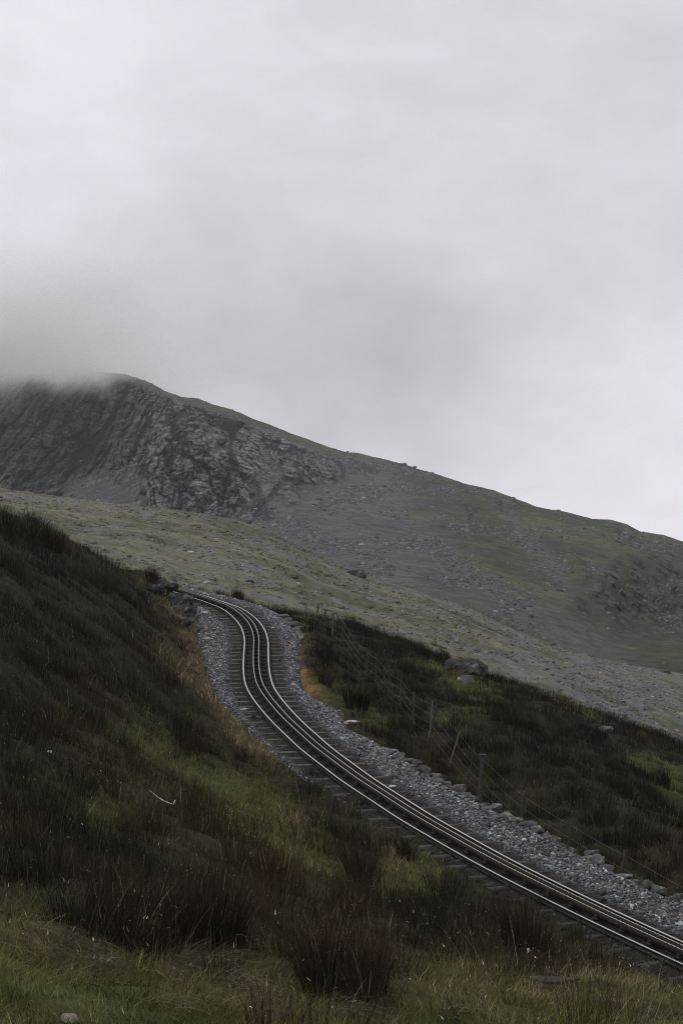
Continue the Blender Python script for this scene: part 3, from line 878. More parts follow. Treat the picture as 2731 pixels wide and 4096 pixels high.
for ylo, yhi, dn in ((6, 12, 9), (12, 24, 5), (24, 45, 2)):                        # shed scraps of dead stem caught among the rushes
    x, y = scatter_area(dn, ylo, yhi, 100); off, hc, t = ok_place(x, y); x, y, hc = x[off], y[off], hc[off]; n = len(x)
    z = ground_z(x, y) + np.minimum(hc, rng.uniform(.05, .45, n))
    c = np.array([.42, .38, .28]) * np.exp(rng.normal(-.3, .4, (n, 1)))
    parts.append(blades(np.c_[x, y, z], rng.uniform(.015, .045, n), (.003 + .00018 * y) * rng.uniform(.7, 1.4, n), rng.normal(0, .9, (n, 2)), c, c, 2))
V, Q, T = join(parts)
tag(mesh_obj('dry_grass', V, Q, M['blade'], tint=T), 'pale bleached grass blades drooping over the foreground turf', 'dry grass', kind='stuff')

# individual tussocks that stand out in the photo
TUS = [  # base pixel, height m, root radius, blades, width, red, olive, lean, label
    (1290, 3985, .66, .12, 240, .0042, .55, .15, -.12, 'tall spiky dark tussock fanning left in the foreground grass'),
    (1480, 3990, .54, .10, 170, .0042, .75, .1, .05, 'reddish narrow tussock right of the tall spiky one in the foreground'),
    (830, 3760, .60, .28, 700, .0045, .3, .1, .02, 'broad near-black tussock behind the left foreground lawn'),
    (520, 3740, .55, .26, 520, .0045, .4, .15, .05, 'dark ragged tussock at the edge of the left foreground lawn'),
    (1440, 3545, .72, .22, 420, .0065, .3, .3, 0, 'tall dark tussock left of the bright green patch below the track'),
    (1625, 3440, .58, .16, 300, .0075, .15, .25, .02, 'dark rounded tussock below the near rail beside bright green turf'),
    (1430, 3250, .50, .22, 300, .008, .2, .2, 0, 'dark tussock growing up in front of the near rail'),
    (2090, 3800, .75, .30, 520, .006, .35, .2, 0, 'wide dark tussock holding a scrap of white wool'),
    (2170, 3650, .52, .2, 260, .007, .2, .4, 0, 'dark tussock hiding a short length of the near rail'),
    (1250, 3130, .5, .2, 220, .009, .25, .2, 0, 'dark tussock at the bank edge left of the sleepers'),
    (953, 2385, .62, .24, 260, .016, .2, .25, -.12, 'lone dark tussock standing at the far edge of the ballast'),
    (880, 2372, .28, .16, 60, .02, .1, .3, 0, 'small thin tussock on the far side of the upper bend'),
    (1395, 2822, .85, .14, 320, .012, .2, .2, 0, 'narrow upright tussock at the ballast edge beyond the track'),
    (1445, 2838, .95, .18, 420, .012, .2, .25, .05, 'bushy upright tussock beside the narrow one at the ballast edge'),
    (1300, 2740, .6, .2, 160, .015, .45, .2, .05, 'rusty tussock above the green and orange moss'),
    (1690, 2630, .85, .28, 340, .016, .2, .2, -.05, 'dark tussock on the right skyline left of the boulder'),
    (1775, 2648, .75, .26, 300, .016, .2, .25, -.05, 'dark tussock on the right skyline just behind the boulder'),
    (2655, 3150, .9, .16, 260, .012, .2, .2, -.15, 'lone dark tussock on the skyline at the right edge'),
    (25, 2140, .95, .26, 420, .014, .25, .2, .1, 'dark tussock on the skyline at the left edge'),
    (115, 2165, .95, .28, 460, .014, .25, .2, 0, 'second dark tussock from the left edge on the skyline'),
    (200, 2195, 1.0, .40, 620, .014, .25, .2, 0, 'widest dark tussock on the left skyline'),
    (610, 2325, .75, .24, 300, .015, .3, .3, 0, 'last dark tussock on the left skyline before the rock outcrop'),
    (1090, 3560, .6, .2, 300, .006, .6, .2, 0, 'rusty brown tussock in the middle of the lower bank'),
    (2010, 3470, .0, .1, 10, .01, .2, .2, 0, None),
]
for (px, py, h, rad, nb, w, red, ol, lean, lab) in TUS:
    if lab is None: continue
    x, y, z = hit(px, py)
    v, q, tr, tc = tussock(x, y, nb, h * 1.12, rad, w, .32, red * .7, ol, .04, lean, 5 if y < 30 else 3)
    v = v - np.array([x, y, z])
    o = mesh_obj('rush_tussock', v, [q, tr], M['blade'], tint=tc); o.location = (x, y, z)
    tag(o, lab, 'tussock', 'rush tussocks')

# ------------------------------------------------------------------ rocks and small things on the near ground
def on_ground(px, py):
    return hit(px, py)


x, y, z = hit(1862, 2690)
put_rock('boulder', 0, 0, 0, (.54, .42, .30), (.042, .042, .043), 53, 'large dark boulder with pale lichen on the right bank skyline', 'boulder', sub=4, base=(x, y, z + .20), strata=.02, lich=.22, planes=8, rough=.22, rot=.2)
x, y, z = hit(1880, 2722)
put_rock('boulder', 0, 0, 0, (.34, .3, .2), (.08, .08, .08), 44, 'small lichen-spotted rock below the large boulder on the right bank', 'boulder', sub=3, base=(x - .15, y - .3, z + .06), lich=.8)
x, y, z = hit(2420, 2925)
put_rock('boulder', 0, 0, 0, (.28, .26, .18), (.09, .09, .09), 46, 'small grey rock near the right bank skyline', 'boulder', base=(x, y, z + .05), lich=.5)
oc = tag(empty('rock_outcrop', hit(700, 2400)), 'dark craggy rock outcrop where the track vanishes behind the bank', 'rock outcrop')
ox, oy, oz = oc.location
for i, (px, py, sz) in enumerate(((738, 2392, (.36, .5, .34)), (712, 2360, (.34, .5, .24)), (680, 2340, (.30, .6, .18)), (655, 2328, (.34, .5, .22)), (746, 2435, (.28, .4, .34)), (715, 2415, (.36, .4, .36)), (625, 2345, (.3, .5, .18)), (738, 2480, (.26, .4, .34)), (690, 2385, (.3, .4, .3)))):
    hx, hy, hz = hit(px, py + 25)
    hy = min(hy, 76 if i != 1 else 77)
    hx, hy, hz = unproj(px, py, hy)
    put_rock('crag', 0, 0, 0, tuple(.95 * q for q in sz), (.034, .035, .037), 60 + i, None, None, sub=4, parent=oc, base=(hx - ox, hy - oy, hz - oz - .10), strata=.012, lich=.22, planes=26, rough=.17)


def loose(px, py, size, col, seed, label, cat='stone', name='loose_stone', rot=0., plane=True, dz=-.08):
    if plane:
        b = None
        for t in np.linspace(-2.6, 2.6, 105):
            q = TP + TN * t; q = q[:, :] + np.array([0, 0, dz])
            ux, uy = proj(q[:, 0], q[:, 1], q[:, 2]); d = np.hypot(ux - px, uy - py); k = d.argmin()
            if b is None or d[k] < b[0]: b = (d[k], q[k])
        base = tuple(b[1])
    else:
        hx, hy, hz = hit(px, py); base = (hx, hy, hz + size[2] * .4)
    return put_rock(name, 0, 0, 0, size, col, seed, label, cat, rot=rot, base=base, lich=.1)


loose(827, 2557, (.13, .1, .07), (.42, .41, .40), 80, 'whitish stone on the left ballast shoulder of the upper bend')
loose(845, 2556, (.10, .08, .05), (.33, .32, .32), 86, 'small grey stone just right of the whitish one on the left ballast')
loose(816, 2449, (.16, .1, .06), (.36, .36, .36), 81, 'flat pale slab at the top of the left ballast shoulder')
loose(1090, 2510, (.07, .06, .05), (.5, .5, .48), 82, 'white stone right of the far rail on the upper bend')
loose(2097, 3358, (.05, .05, .045), (.62, .58, .55), 83, 'bright pinkish white stone in the ballast of the lower straight')
loose(1571, 3146, (.075, .06, .04), (.50, .44, .36), 84, 'cream stone at the end of a sleeper')
loose(1992, 3350, (.05, .04, .035), (.5, .48, .45), 85, 'white stone in the ballast left of the pinkish one')
loose(978, 2836, (.14, .1, .06), (.33, .33, .31), 87, 'grey stone beside a sleeper end on the left of the S-bend')
loose(1408, 2892, (.22, .12, .06), (.50, .46, .40), 88, 'pale flat stone lying at the ballast edge beyond the S-bend', rot=.3, plane=False)
loose(1384, 2901, (.1, .08, .05), (.34, .33, .3), 89, 'small grey stone left of the pale flat stone at the ballast edge', plane=False)
loose(2205, 3930, (.30, .16, .04), (.045, .038, .037), 90, 'flat brownish slab half buried in the grass at lower right', rot=-.3, plane=False)
loose(285, 4092, (.036, .028, .036), (.24, .215, .17), 91, 'pale stone showing at the bottom edge of the lawn', plane=False)
loose(198, 3012, (.045, .035, .028), (.78, .76, .76), 92, 'small white stone among dark rushes on the left bank', plane=False)

# bleached stick
def stick(name, pts, Yq, radii, label, cat):
    P = np.array([unproj(px, py, Yq) for px, py in pts]); P[:, 1] += .01 * np.sin(np.arange(len(P)))
    base = P.mean(0)
    Pc = catmull(P - base, 5); rr = np.interp(np.linspace(0, 1, len(Pc)), np.linspace(0, 1, len(radii)), radii)
    V, Q = tube(Pc, rr, 7)
    o = mesh_obj(name, V, Q, M['bleached']); o.location = base
    return tag(o, label, cat)


hx, hy, hz = hit(660, 3225)
st = stick('bleached_stick', [(600, 3162), (613, 3173), (632, 3188), (650, 3200), (668, 3208), (684, 3214), (694, 3217)], hy - .5, [.004, .004, .007, .009, .007, .005, .007], 'thin white bent stick lying across dark rushes on the left bank', 'stick')
Pf = np.array([unproj(a, b, hy - .5) for a, b in ((694, 3217), (697, 3210), (700, 3203), (702, 3199))]) - np.array(st.location)
V, Q = tube(Pf, [.007, .009, .008, .003], 7); mesh_obj('fork', V, Q, M['bleached'], st)
hx, hy, hz = hit(95, 2880)
stick('curved_twig', [(91, 2868), (92, 2858), (95, 2850), (100, 2845), (107, 2846)], hy - .35, [.003, .006, .008, .008, .003], 'short white hooked twig near the left edge of the bank', 'twig')
hx, hy, hz = hit(2112, 3830)
put_rock('wool_scrap', 0, 0, 0, (.02, .02, .03), (.75, .73, .72), 95, 'tiny white scrap of wool caught in dark rushes at lower right', 'wool', base=tuple(unproj(2112, 3802, hy - .45)), lich=0)


# ------------------------------------------------------------------ relief sheets for the hill and the mountain
def relief(cols, bottom, top, ctrl, nrow, lam=1e-4, powr=1.0):
    """a hillside seen from afar: rows from its foot to its skyline, each point at its own distance"""
    px = cols[None] + np.zeros((nrow, 1)); q = (np.linspace(0, 1, nrow) ** powr)[:, None]
    py = bottom(cols)[None] * (1 - q) + top(cols)[None] * q
    T = TPS([(a, b) for a, b, _ in ctrl], [math.log(c) for *_, c in ctrl], lam)
    return px, py, np.exp(T(px, py))


def interp(L):
    L = np.array(L, float)
    return lambda x: np.interp(x, L[:, 0], L[:, 1])


def smooth_interp(L, w=25):
    f = interp(L)
    return lambda x: sum(f(x + d * w) for d in (-1, -.5, 0, .5, 1)) / 5


# --- the pale grassy hill in the middle distance
H_TOP = smooth_interp([(-1200, 1760), (-400, 1890), (0, 1956), (200, 1988), (420, 2018), (600, 2026), (800, 2052), (950, 2086), (1050, 2116), (1130, 2160), (1250, 2212), (1400, 2285), (1479, 2309), (1714, 2388), (1888, 2440), (2050, 2520), (2236, 2597), (2367, 2631), (2731, 2705), (3100, 2830), (3900, 3060)])
H_BOT = smooth_interp([(-1200, 2500), (0, 2500), (600, 2560), (1300, 2750), (2000, 3050), (2731, 3330), (3900, 3700)])
hc_ = [(-1200, 1760, 330), (-400, 1890, 310), (0, 1956, 300), (420, 2018, 305), (800, 2052, 315), (1050, 2116, 325), (1250, 2212, 330), (1479, 2309, 335), (1888, 2440, 335), (2236, 2597, 330), (2731, 2705, 325), (3100, 2830, 320), (3900, 3060, 320),
       (-1200, 2100, 220), (0, 2100, 215), (400, 2200, 200), (760, 2350, 180), (1200, 2420, 185), (1700, 2580, 175), (2200, 2740, 175), (2731, 3030, 150), (3900, 3400, 150),
       (-1200, 2500, 110), (0, 2500, 110), (600, 2560, 110), (1300, 2750, 105), (2000, 3050, 95), (2731, 3330, 90), (3900, 3700, 90)]
cols = np.linspace(-1200, 3900, 640)
px, py, dY = relief(cols, H_BOT, H_TOP, hc_, 300, powr=.8)
X, Y, Z = (px - CX) / F * dY, dY, (V0 - py) / F * dY
rowq = np.linspace(0, 1, 300)[:, None] ** .8
sx_ = X + .55 * Y; sy_ = Y - .55 * X
hum = fbm(X / 30, Y / 30, o=4) + .7 * ridged(sx_ / 60, sy_ / 16 + 2, o=3); fine = fbm(X / 4.5, Y / 4.5, o=4)
Z = Z + (1.5 * hum + .5 * fine) * (1 - .6 * sst(.9, 1, rowq))
rk = ridged(X / 9 + 4, Y / 9, o=4)
Xb, Yb, Zb = [], [], []
for d, dz in ((12, -2.5), (30, -7), (70, -18), (140, -34)):     # falling away behind the skyline
    Yn = Y[-1] + d; Xb.append(X[-1] * Yn / Y[-1]); Yb.append(Yn); Zb.append(Z[-1] + dz)
X, Y, Z = [np.vstack([a, np.array(b)]) for a, b in ((X, Xb), (Y, Yb), (Z, Zb))]


def hill_tint(X, Y, Z):
    px, py = proj(X, Y, Z)
    n1 = fbm(X / 30, Y / 30, o=5); n2 = fbm(X / 7 + 30, Y / 7, o=4); n3 = fbm(X / 1.6, Y / 1.6 + 7, o=3)
    grass = np.array([.168, .162, .114]); dark = np.array([.098, .108, .066]); scree = np.array([.142, .146, .154])
    a = sst(-.25, .25, n1 + .5 * n2)[..., None]
    c = dark * (1 - a) + grass * a
    s = n2 * .8 + n3 * .45 + .9 * fbm((X + .55 * Y) / 42 + 9, (Y - .55 * X) / 8, o=4) + .25 * sst(1300, 2600, px) - .05
    s = sst(.02, .32, s)[..., None] * .8
    c = c * (1 - s) + scree * s
    return c * (1 + .35 * n3[..., None])


hill = mesh_obj('hill', np.c_[X.ravel(), Y.ravel(), Z.ravel()], grid_faces(*X.shape), M['hill'], tint=hill_tint(X, Y, Z).reshape(-1, 3), smooth=True)
tag(hill, 'pale grassy hillside strewn with stones beyond the track', 'hill', kind='structure')
HX, HY, HZ = X[:300], Y[:300], Z[:300]


def on_sheet(SX, SY, SZ, px, py):
    a, b = proj(SX, SY, SZ); k = np.unravel_index(np.argmin(np.hypot(a - px, b - py)), a.shape)
    return SX[k], SY[k], SZ[k]


def sheet_scatter(SX, SY, SZ, n, wfun=None):
    """points spread evenly by area over a relief sheet"""
    A = np.stack([SX, SY, SZ], -1)
    e1 = A[1:, :-1] - A[:-1, :-1]; e2 = A[:-1, 1:] - A[:-1, :-1]
    ar = np.linalg.norm(np.cross(e1, e2), axis=-1)
    if wfun is not None: ar = ar * wfun(SX[:-1, :-1], SY[:-1, :-1], SZ[:-1, :-1])
    pq = (ar / ar.sum()).ravel(); k = rng.choice(len(pq), n, p=pq); i, j = np.unravel_index(k, ar.shape)
    u, v = rng.uniform(0, 1, n)[:, None], rng.uniform(0, 1, n)[:, None]
    return A[i, j] + e1[i, j] * u + e2[i, j] * v


def inview(SX, SY, SZ):
    a, b = proj(SX, SY, SZ); return ((a > -300) & (a < 3030)).astype(float)


n = 22000
P = sheet_scatter(HX, HY, HZ, n, lambda a, b, c: inview(a, b, c) * np.clip(2.6 * fbm((a + .55 * b) / 30 + 4, (b - .55 * a) / 9, o=4) + .25 * sst(1500, 2700, proj(a, b, c)[0]), .03, 2))
col = np.array([.130, .130, .131]) * np.exp(rng.normal(0, .33, (n, 1)))
sz = np.exp(rng.normal(math.log(.13), .45, n)); sz = np.minimum(sz, .7)
V, Fc, T = stones(P, sz, np.clip(col, .03, .5), (_ICO, _IF), flat=.55, tilt=.3)
tag(mesh_obj('hillside_stones', V, Fc, M['rock'], tint=T), 'scattered grey stones lying all over the pale hillside', 'stones', kind='stuff')


n = 12000                                                          # coarse grass hummocks that roughen the pale turf
P = sheet_scatter(HX, HY, HZ, n, lambda a, b, c: inview(a, b, c) * np.clip(.1 + 3.0 * fbm((a + .55 * b) / 26 - 9, (b - .55 * a) / 9, o=4), .01, 2))
hcol = hill_tint(P[:, 0], P[:, 1], P[:, 2]) * np.exp(rng.normal(-.03, .13, (n, 1))) * np.array([1.0, 1.0, .93])
sz = np.minimum(np.exp(rng.normal(math.log(.20), .45, n)), .8)
V, Fc, T = stones(P, sz, np.clip(hcol, .02, .4), (_ICO, _IF), flat=.38, tilt=.15)
tag(mesh_obj('grass_hummocks', V, Fc, M['hill'], tint=T, smooth=True), 'low grassy hummocks roughening the pale hillside', 'hummocks', kind='stuff')


def hill_boulder(px, py, size, col, seed, label, rot=0, lich=.2):
    b = on_sheet(HX, HY, HZ, px, py)
    return put_rock('boulder', 0, 0, 0, size, col, seed, label, 'boulder', rot=rot, base=(b[0], b[1], b[2] + size[2] * .3), lich=lich, sub=3)


hill_boulder(1420, 2300, (2.6, 1.8, .95), (.045, .045, .05), 101, 'long dark boulder in the middle of the pale hillside')
hill_boulder(765, 2213, (.33, .3, .28), (.42, .41, .38), 102, 'lone whitish boulder on the pale hillside above the outcrop', lich=0)
hill_boulder(1006, 2331, (.55, .45, .3), (.04, .04, .042), 103, 'small dark rock on the hillside above the upper bend')
hill_boulder(990, 2092, (1.3, 1, .55), (.06, .06, .06), 104, 'dark boulder on the crest of the pale hillside')
hill_boulder(420, 2024, (.9, .8, .4), (.14, .14, .13), 105, 'grey boulder on the left crest of the pale hillside')
hill_boulder(2660, 2690, (1.2, 1, .5), (.06, .062, .06), 106, 'dark boulder at the far right of the hillside crest')

# --- the mountain
SKY = [(-1600, 1500), (-700, 1440), (-200, 1440), (0, 1450), (150, 1470), (305, 1480), (430, 1490), (488, 1496), (549, 1511), (610, 1535), (662, 1565), (723, 1587), (784, 1593), (871, 1622), (958, 1650), (1045, 1687), (1132, 1720), (1219, 1753), (1289, 1779), (1366, 1803), (1400, 1812), (1436, 1813), (1540, 1837), (1645, 1867), (1758, 1900), (1853, 1933), (1975, 1961),
       (2062, 1996), (2141, 2024), (2202, 2038), (2280, 2052), (2367, 2074), (2445, 2081), (2506, 2096), (2559, 2125), (2654, 2141), (2731, 2167), (3100, 2290), (3900, 2480), (4600, 2600)]
M_TOP = interp(SKY)
M_BOT = smooth_interp([(-1600, 2120), (0, 2090), (500, 2110), (900, 2140), (1130, 2240), (1400, 2370), (1714, 2450), (1888, 2500), (2236, 2660), (2731, 2770), (3900, 3150), (4600, 3300)])
mc = [(-1600, 1500, 1250), (-700, 1440, 1220), (0, 1450, 1180), (305, 1480, 1150), (549, 1511, 1110), (784, 1593, 1070), (1045, 1687, 1030), (1366, 1803, 1000), (1645, 1867, 980), (1975, 1961, 940), (2280, 2052, 900), (2559, 2125, 880), (2731, 2167, 860), (3900, 2480, 850), (4600, 2600, 850),
      (-1600, 2100, 760), (-700, 2050, 800), (0, 2040, 830), (250, 2020, 800), (430, 2000, 740), (600, 2080, 690), (900, 2110, 670), (1130, 2220, 560), (1400, 2340, 470), (1714, 2430, 420), (1888, 2480, 410), (2236, 2640, 390), (2731, 2760, 385), (3900, 3100, 380), (4600, 3300, 380),
      (0, 1700, 1000), (250, 1650, 1020), (0, 1900, 900), (250, 1900, 900), (420, 1850, 920), (520, 1700, 1000), (-700, 1800, 950),
      (560, 1900, 790), (640, 1760, 880), (800, 1750, 860), (800, 1950, 745), (950, 1900, 790), (1050, 1800, 900), (1150, 1950, 770), (1250, 1850, 890), (1300, 1950, 800), (1400, 2100, 660), (1600, 2000, 800), (1800, 2200, 620), (2000, 2150, 710), (2200, 2300, 610), (2450, 2300, 640), (2600, 2250, 740), (2500, 2480, 540), (2731, 2500, 530), (2680, 2380, 640), (3900, 2750, 600)]
cols = np.concatenate([np.linspace(-1600, -210, 90), np.linspace(-200, 2950, 980), np.linspace(2960, 4600, 100)])
NR = 400
px, py, dY = relief(cols, M_BOT, M_TOP, mc, NR, lam=1e-4)
rowq = np.linspace(0, 1, NR)[:, None] + 0 * px
hsky = py - M_TOP(cols)[None]                                     # photo pixels below the skyline
jx = 50 * fbm(px / 140, py / 140, o=4)
cl = sst(1230, 1040, px + jx + .40 * (py - 1750)) * sst(2120, 1990, py - .05 * px + jx * .5)
cl = np.maximum(cl, .9 * patch(px + jx * .6, py + jx * .3, [(1210, 1890, 100, 75, -.3, 1), (1100, 1790, 150, 80, .4, 1), (1300, 1860, 90, 55, .6, 1), (1130, 1975, 80, 45, .3, .8), (1010, 2030, 90, 50, .3, .8)], .4))
cl = cl * sst(6, 40, hsky + 12 * fbm(px / 40, py / 40, o=3) - 14 * sst(700, 800, px))
scr_tongue = patch(px, py, [(420, 1985, 150, 60, .2, 1), (520, 1940, 60, 60, .8, .6)], .5)
cl = cl * (1 - scr_tongue)
cr = patch(px + jx, py + jx * .6, [(2640, 2370, 260, 150, .1, .85), (2440, 2430, 150, 60, .2, .7), (2480, 2130, 90, 45, .2, .7), (2030, 2025, 60, 40, .1, .7), (1870, 2035, 30, 30, 0, .8), (2320, 2270, 60, 35, .3, .5), (2700, 2250, 90, 60, .3, .6), (1640, 1880, 60, 30, .3, .6), (1440, 1850, 80, 40, .4, .7)], .5)
cr = .9 * cr * sst(-.22, .3, fbm(px / 42, py / 66, o=4) + .06)
rockm = np.clip(np.maximum(cl, cr), 0, 1)
# crags: ribs running down the fall line, broken by ledges; they stand out towards the viewer
up = (V0 - py) / F * dY; xm = (px - CX) / F * dY
warp = 14 * fbm(xm / 60, up / 60, o=3)
steep = .75 * sst(690, 380, px + .35 * (py - 1800) + 60 * fbm(px / 90, py / 90, o=2))   # the far left face is fluted down the fall line
warp = warp * (1 - .35 * steep)
rib = ridged((xm + warp * .8 + .25 * up * (1 - steep)) / (16 + 3 * steep), up / (70 + 40 * steep), o=4)
rib2 = ridged((xm - warp) / 6.5, (up + xm * .3 * (1 - steep)) / (17 + 18 * steep), o=4)
blk = fbm((xm + up * .6) / 11, (up - xm * .5) / 9, o=5)
butt = fbm((xm + .35 * up) / 50, up / 150, o=3)
w2 = 5 * fbm(xm / 14, up / 14, o=3) * (1 - .2 * steep)


def cracks(p_, q_, wdt, o=2):
    return sst(wdt, 0, np.abs(fbm(p_, q_, o=o)))


k1 = cracks((xm + warp + .22 * up * (1 - steep)) / 15, up / (55 + 35 * steep), .11 - .03 * steep)
k2 = cracks((xm + w2 + (.45 - .45 * steep) * up) / 6.0, up / (20 + 22 * steep) + 7, .13 - .05 * steep)
k3 = cracks((xm * .35 + w2) / 9, (up + .55 * xm + w2) / 6 + 3, .10) * (1 - .7 * steep)
k4 = cracks((xm - .6 * up + w2) / 4.2, (up + .4 * xm) / 6.5, .13) * (1 - .5 * steep)
crk = np.clip(.95 * k1 + .75 * k2 + .6 * k3 + .5 * k4, 0, 1.5)
dep = rockm * (22 * rib + 10 * rib2 + 10 * blk + 36 * butt - 7 * k1 - 3.5 * k2 - 2.5 * k3 - 1.5 * k4)
gul = ridged((xm + 30 * fbm(xm / 90, up / 90, o=2) + .5 * up) / 75, up / 190, o=3)
dep = dep + (1 - rockm) * 9 * gul
dep = dep + (1 - rockm) * 5 * fbm(xm / 45, up / 30, o=4) + 2.2 * fbm(xm / 7, up / 6, dY / 9, o=3) * (1 - .4 * rockm)
edge = sst(0, 45, hsky)
dY2 = dY - dep * edge
X, Y, Z = (px - CX) / F * dY2, dY2, (V0 - py) / F * dY2
Z = Z + rockm * edge * 1.6 * rib2
Z = Z + (1 - edge) * (.8 * fbm(xm / 12, xm * 0, o=4) + 1.2 * sst(700, 200, px) * fbm(xm / 5, xm * 0 + 4, o=3))
nz1 = fbm(xm / 40, up / 40, dY / 60, o=5); nz2 = fbm(xm / 9, up / 7, dY / 12, o=4); nz3 = fbm(xm / 3, up / 2.6, dY / 4, o=3)
grass = np.array([.096, .105, .058]); grassd = np.array([.054, .064, .042]); scree = np.array([.110, .112, .117]); cliff = np.array([.200, .200, .197]); cliffd = np.array([.019, .021, .024])
gm = sst(1200, 1900, px + 200 * nz1 + .35 * (2000 - py)) * .95
gm = np.maximum(gm, sst(60, 8, hsky + 30 * nz2) * sst(650, 800, px) * .9)
gm = np.maximum(gm, .55 * patch(px + jx, py, [(900, 1760, 220, 60, .3, .6), (1550, 2150, 220, 80, .4, .8), (1250, 2080, 200, 50, .5, .5), (2300, 2550, 300, 70, .3, .6)], .6))
sc = patch(px + jx, py + jx * .5, [(1480, 1960, 160, 110, .5, .9), (1500, 2250, 240, 110, .5, .6), (1900, 2350, 330, 60, .5, .75), (2200, 2500, 320, 70, .45, .7), (1700, 2150, 250, 50, .6, .5), (2150, 2200, 240, 40, .9, .5)], .6)
gm = np.clip(gm * (1 - sc) + .45 * nz2 * (gm > .02), 0, 1)
gg = sst(-.3, .3, nz1 + .6 * nz2)[..., None]
scree = scree * (1 - .35 * scr_tongue[..., None])
c = scree * (1 - gm[..., None]) + gm[..., None] * (grass * gg + grassd * (1 - gg))
ck = np.clip(.72 + .75 * nz2 + .6 * nz3 + .3 * butt - .85 * crk, 0, 1)[..., None]  # crevice shade is painted into the rock colour along the cracks
ck = ck * (1 - .75 * cr[..., None])
cc = cliffd * (1 - ck) + cliff * ck
lf = sst(650, 350, px + .2 * (py - 1900))[..., None]                 # the far left face is given a darker, bluer tone
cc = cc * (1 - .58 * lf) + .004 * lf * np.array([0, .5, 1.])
cc = cc * (1 - .25 * sst(.1, .4, nz1)[..., None]) + .25 * sst(.1, .4, nz1)[..., None] * grassd
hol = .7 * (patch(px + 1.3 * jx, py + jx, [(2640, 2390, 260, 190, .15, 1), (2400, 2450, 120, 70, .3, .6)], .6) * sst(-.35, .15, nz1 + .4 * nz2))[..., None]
c = c * (1 - hol) + hol * np.array([.040, .046, .036])     # darker rock and turf tone across the hollow
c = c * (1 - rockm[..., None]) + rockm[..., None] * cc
c = c * (1 + .5 * nz3[..., None])
Xb, Yb, Zb, cb = [], [], [], []
for d, dz in ((15, -3), (60, -22), (160, -75), (400, -200)):
    Yn = Y[-1] + d; Xb.append(X[-1] * Yn / Y[-1]); Yb.append(Yn); Zb.append(Z[-1] + dz); cb.append(c[-1])
Xf, Yf, Zf = (px[0] - CX) / F * (Y[0] - 60), Y[0] - 60, Z[0] - 14     # foot running on under the hill
X, Y, Z = [np.vstack([f[None], a, np.array(b)]) for f, a, b in ((Xf, X, Xb), (Yf, Y, Yb), (Zf, Z, Zb))]
c = np.concatenate([c[:1], c, np.array(cb)])
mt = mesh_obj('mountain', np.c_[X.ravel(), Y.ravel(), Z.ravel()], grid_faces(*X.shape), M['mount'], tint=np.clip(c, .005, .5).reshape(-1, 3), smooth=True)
tag(mt, 'broad dark mountain with grey cliffs, its summit lost in cloud', 'mountain', kind='structure')
MX, MY, MZ = X[1:NR + 1], Y[1:NR + 1], Z[1:NR + 1]
n = 20000
full = 1 - rockm


def scree_w(a, b, c_):
    qx, qy = proj(a, b, c_)
    return inview(a, b, c_) * (full[:-1, :-1] + .03) * np.clip(.05 + 2.8 * fbm(a / 30 + 8, c_ / 14, o=4), .02, 2) * (.25 + sst(2100, 1500, qx + 200 * fbm(a / 30, c_ / 30, o=2)))


P = sheet_scatter(MX, MY, MZ, n, scree_w)
col = np.array([.092, .092, .097]) * np.exp(rng.normal(0, .33, (n, 1)))
sz = np.exp(rng.normal(math.log(.40), .45, n)); sz = np.minimum(sz, 1.8)
V, Fc, T = stones(P, sz, np.clip(col, .02, .3), (_ICO, _IF), flat=.7, tilt=.3)
tag(mesh_obj('scree_stones', V, Fc, M['rock'], tint=T), 'grey scree blocks scattered down the mountain slope', 'scree', kind='stuff')

# ------------------------------------------------------------------ cloud on the summit
def volume_box(name, lo, hi):
    v, q = box(np.array([0, 0, 0.]), hi[0] - lo[0], hi[1] - lo[1], hi[2] - lo[2], np.array([0, 1., 0]), np.array([1., 0, 0]))
    m = bpy.data.materials.new(name + '_air'); m.use_nodes = True
    n, l = m.node_tree.nodes, m.node_tree.links; n.clear()
    out = n.new('ShaderNodeOutputMaterial'); pv = n.new('ShaderNodeVolumePrincipled'); l.new(pv.outputs[0], out.inputs['Volume'])
    o = mesh_obj(name, v, q, m); o.location = [(a + b) / 2 for a, b in zip(lo, hi)]
    return o, n, l, pv


def math_node(n, l, op, a, b=None, c=None):
    m = n.new('ShaderNodeMath'); m.operation = op
    for i, v in enumerate((a, b, c)):
        if v is None: continue
        if hasattr(v, 'is_output') or hasattr(v, 'links'): l.new(v, m.inputs[i])
        else: m.inputs[i].default_value = v
    return m.outputs[0]


CLO, CHI = (-420, 860, 95), (-60, 1330, 260)
o, n, l, pv = volume_box('cloud', CLO, CHI)
tag(o, 'low grey cloud wrapping the summit of the mountain at left', 'cloud', kind='stuff')
pv.inputs['Color'].default_value = (.995, .995, 1, 1); pv.inputs['Anisotropy'].default_value = .35
ge = n.new('ShaderNodeNewGeometry'); sx = n.new('ShaderNodeSeparateXYZ'); l.new(ge.outputs['Position'], sx.inputs[0])
x_, y_, zv = sx.outputs
no = nd(n, 'ShaderNodeTexNoise', Scale=.026, Detail=6.0, Roughness=.62, Distortion=.5); l.new(ge.outputs['Position'], no.inputs['Vector'])
MN = lambda op, a, b=None, c=None: math_node(n, l, op, a, b, c)
nzv = MN('SUBTRACT', no.outputs['Fac'], .5)
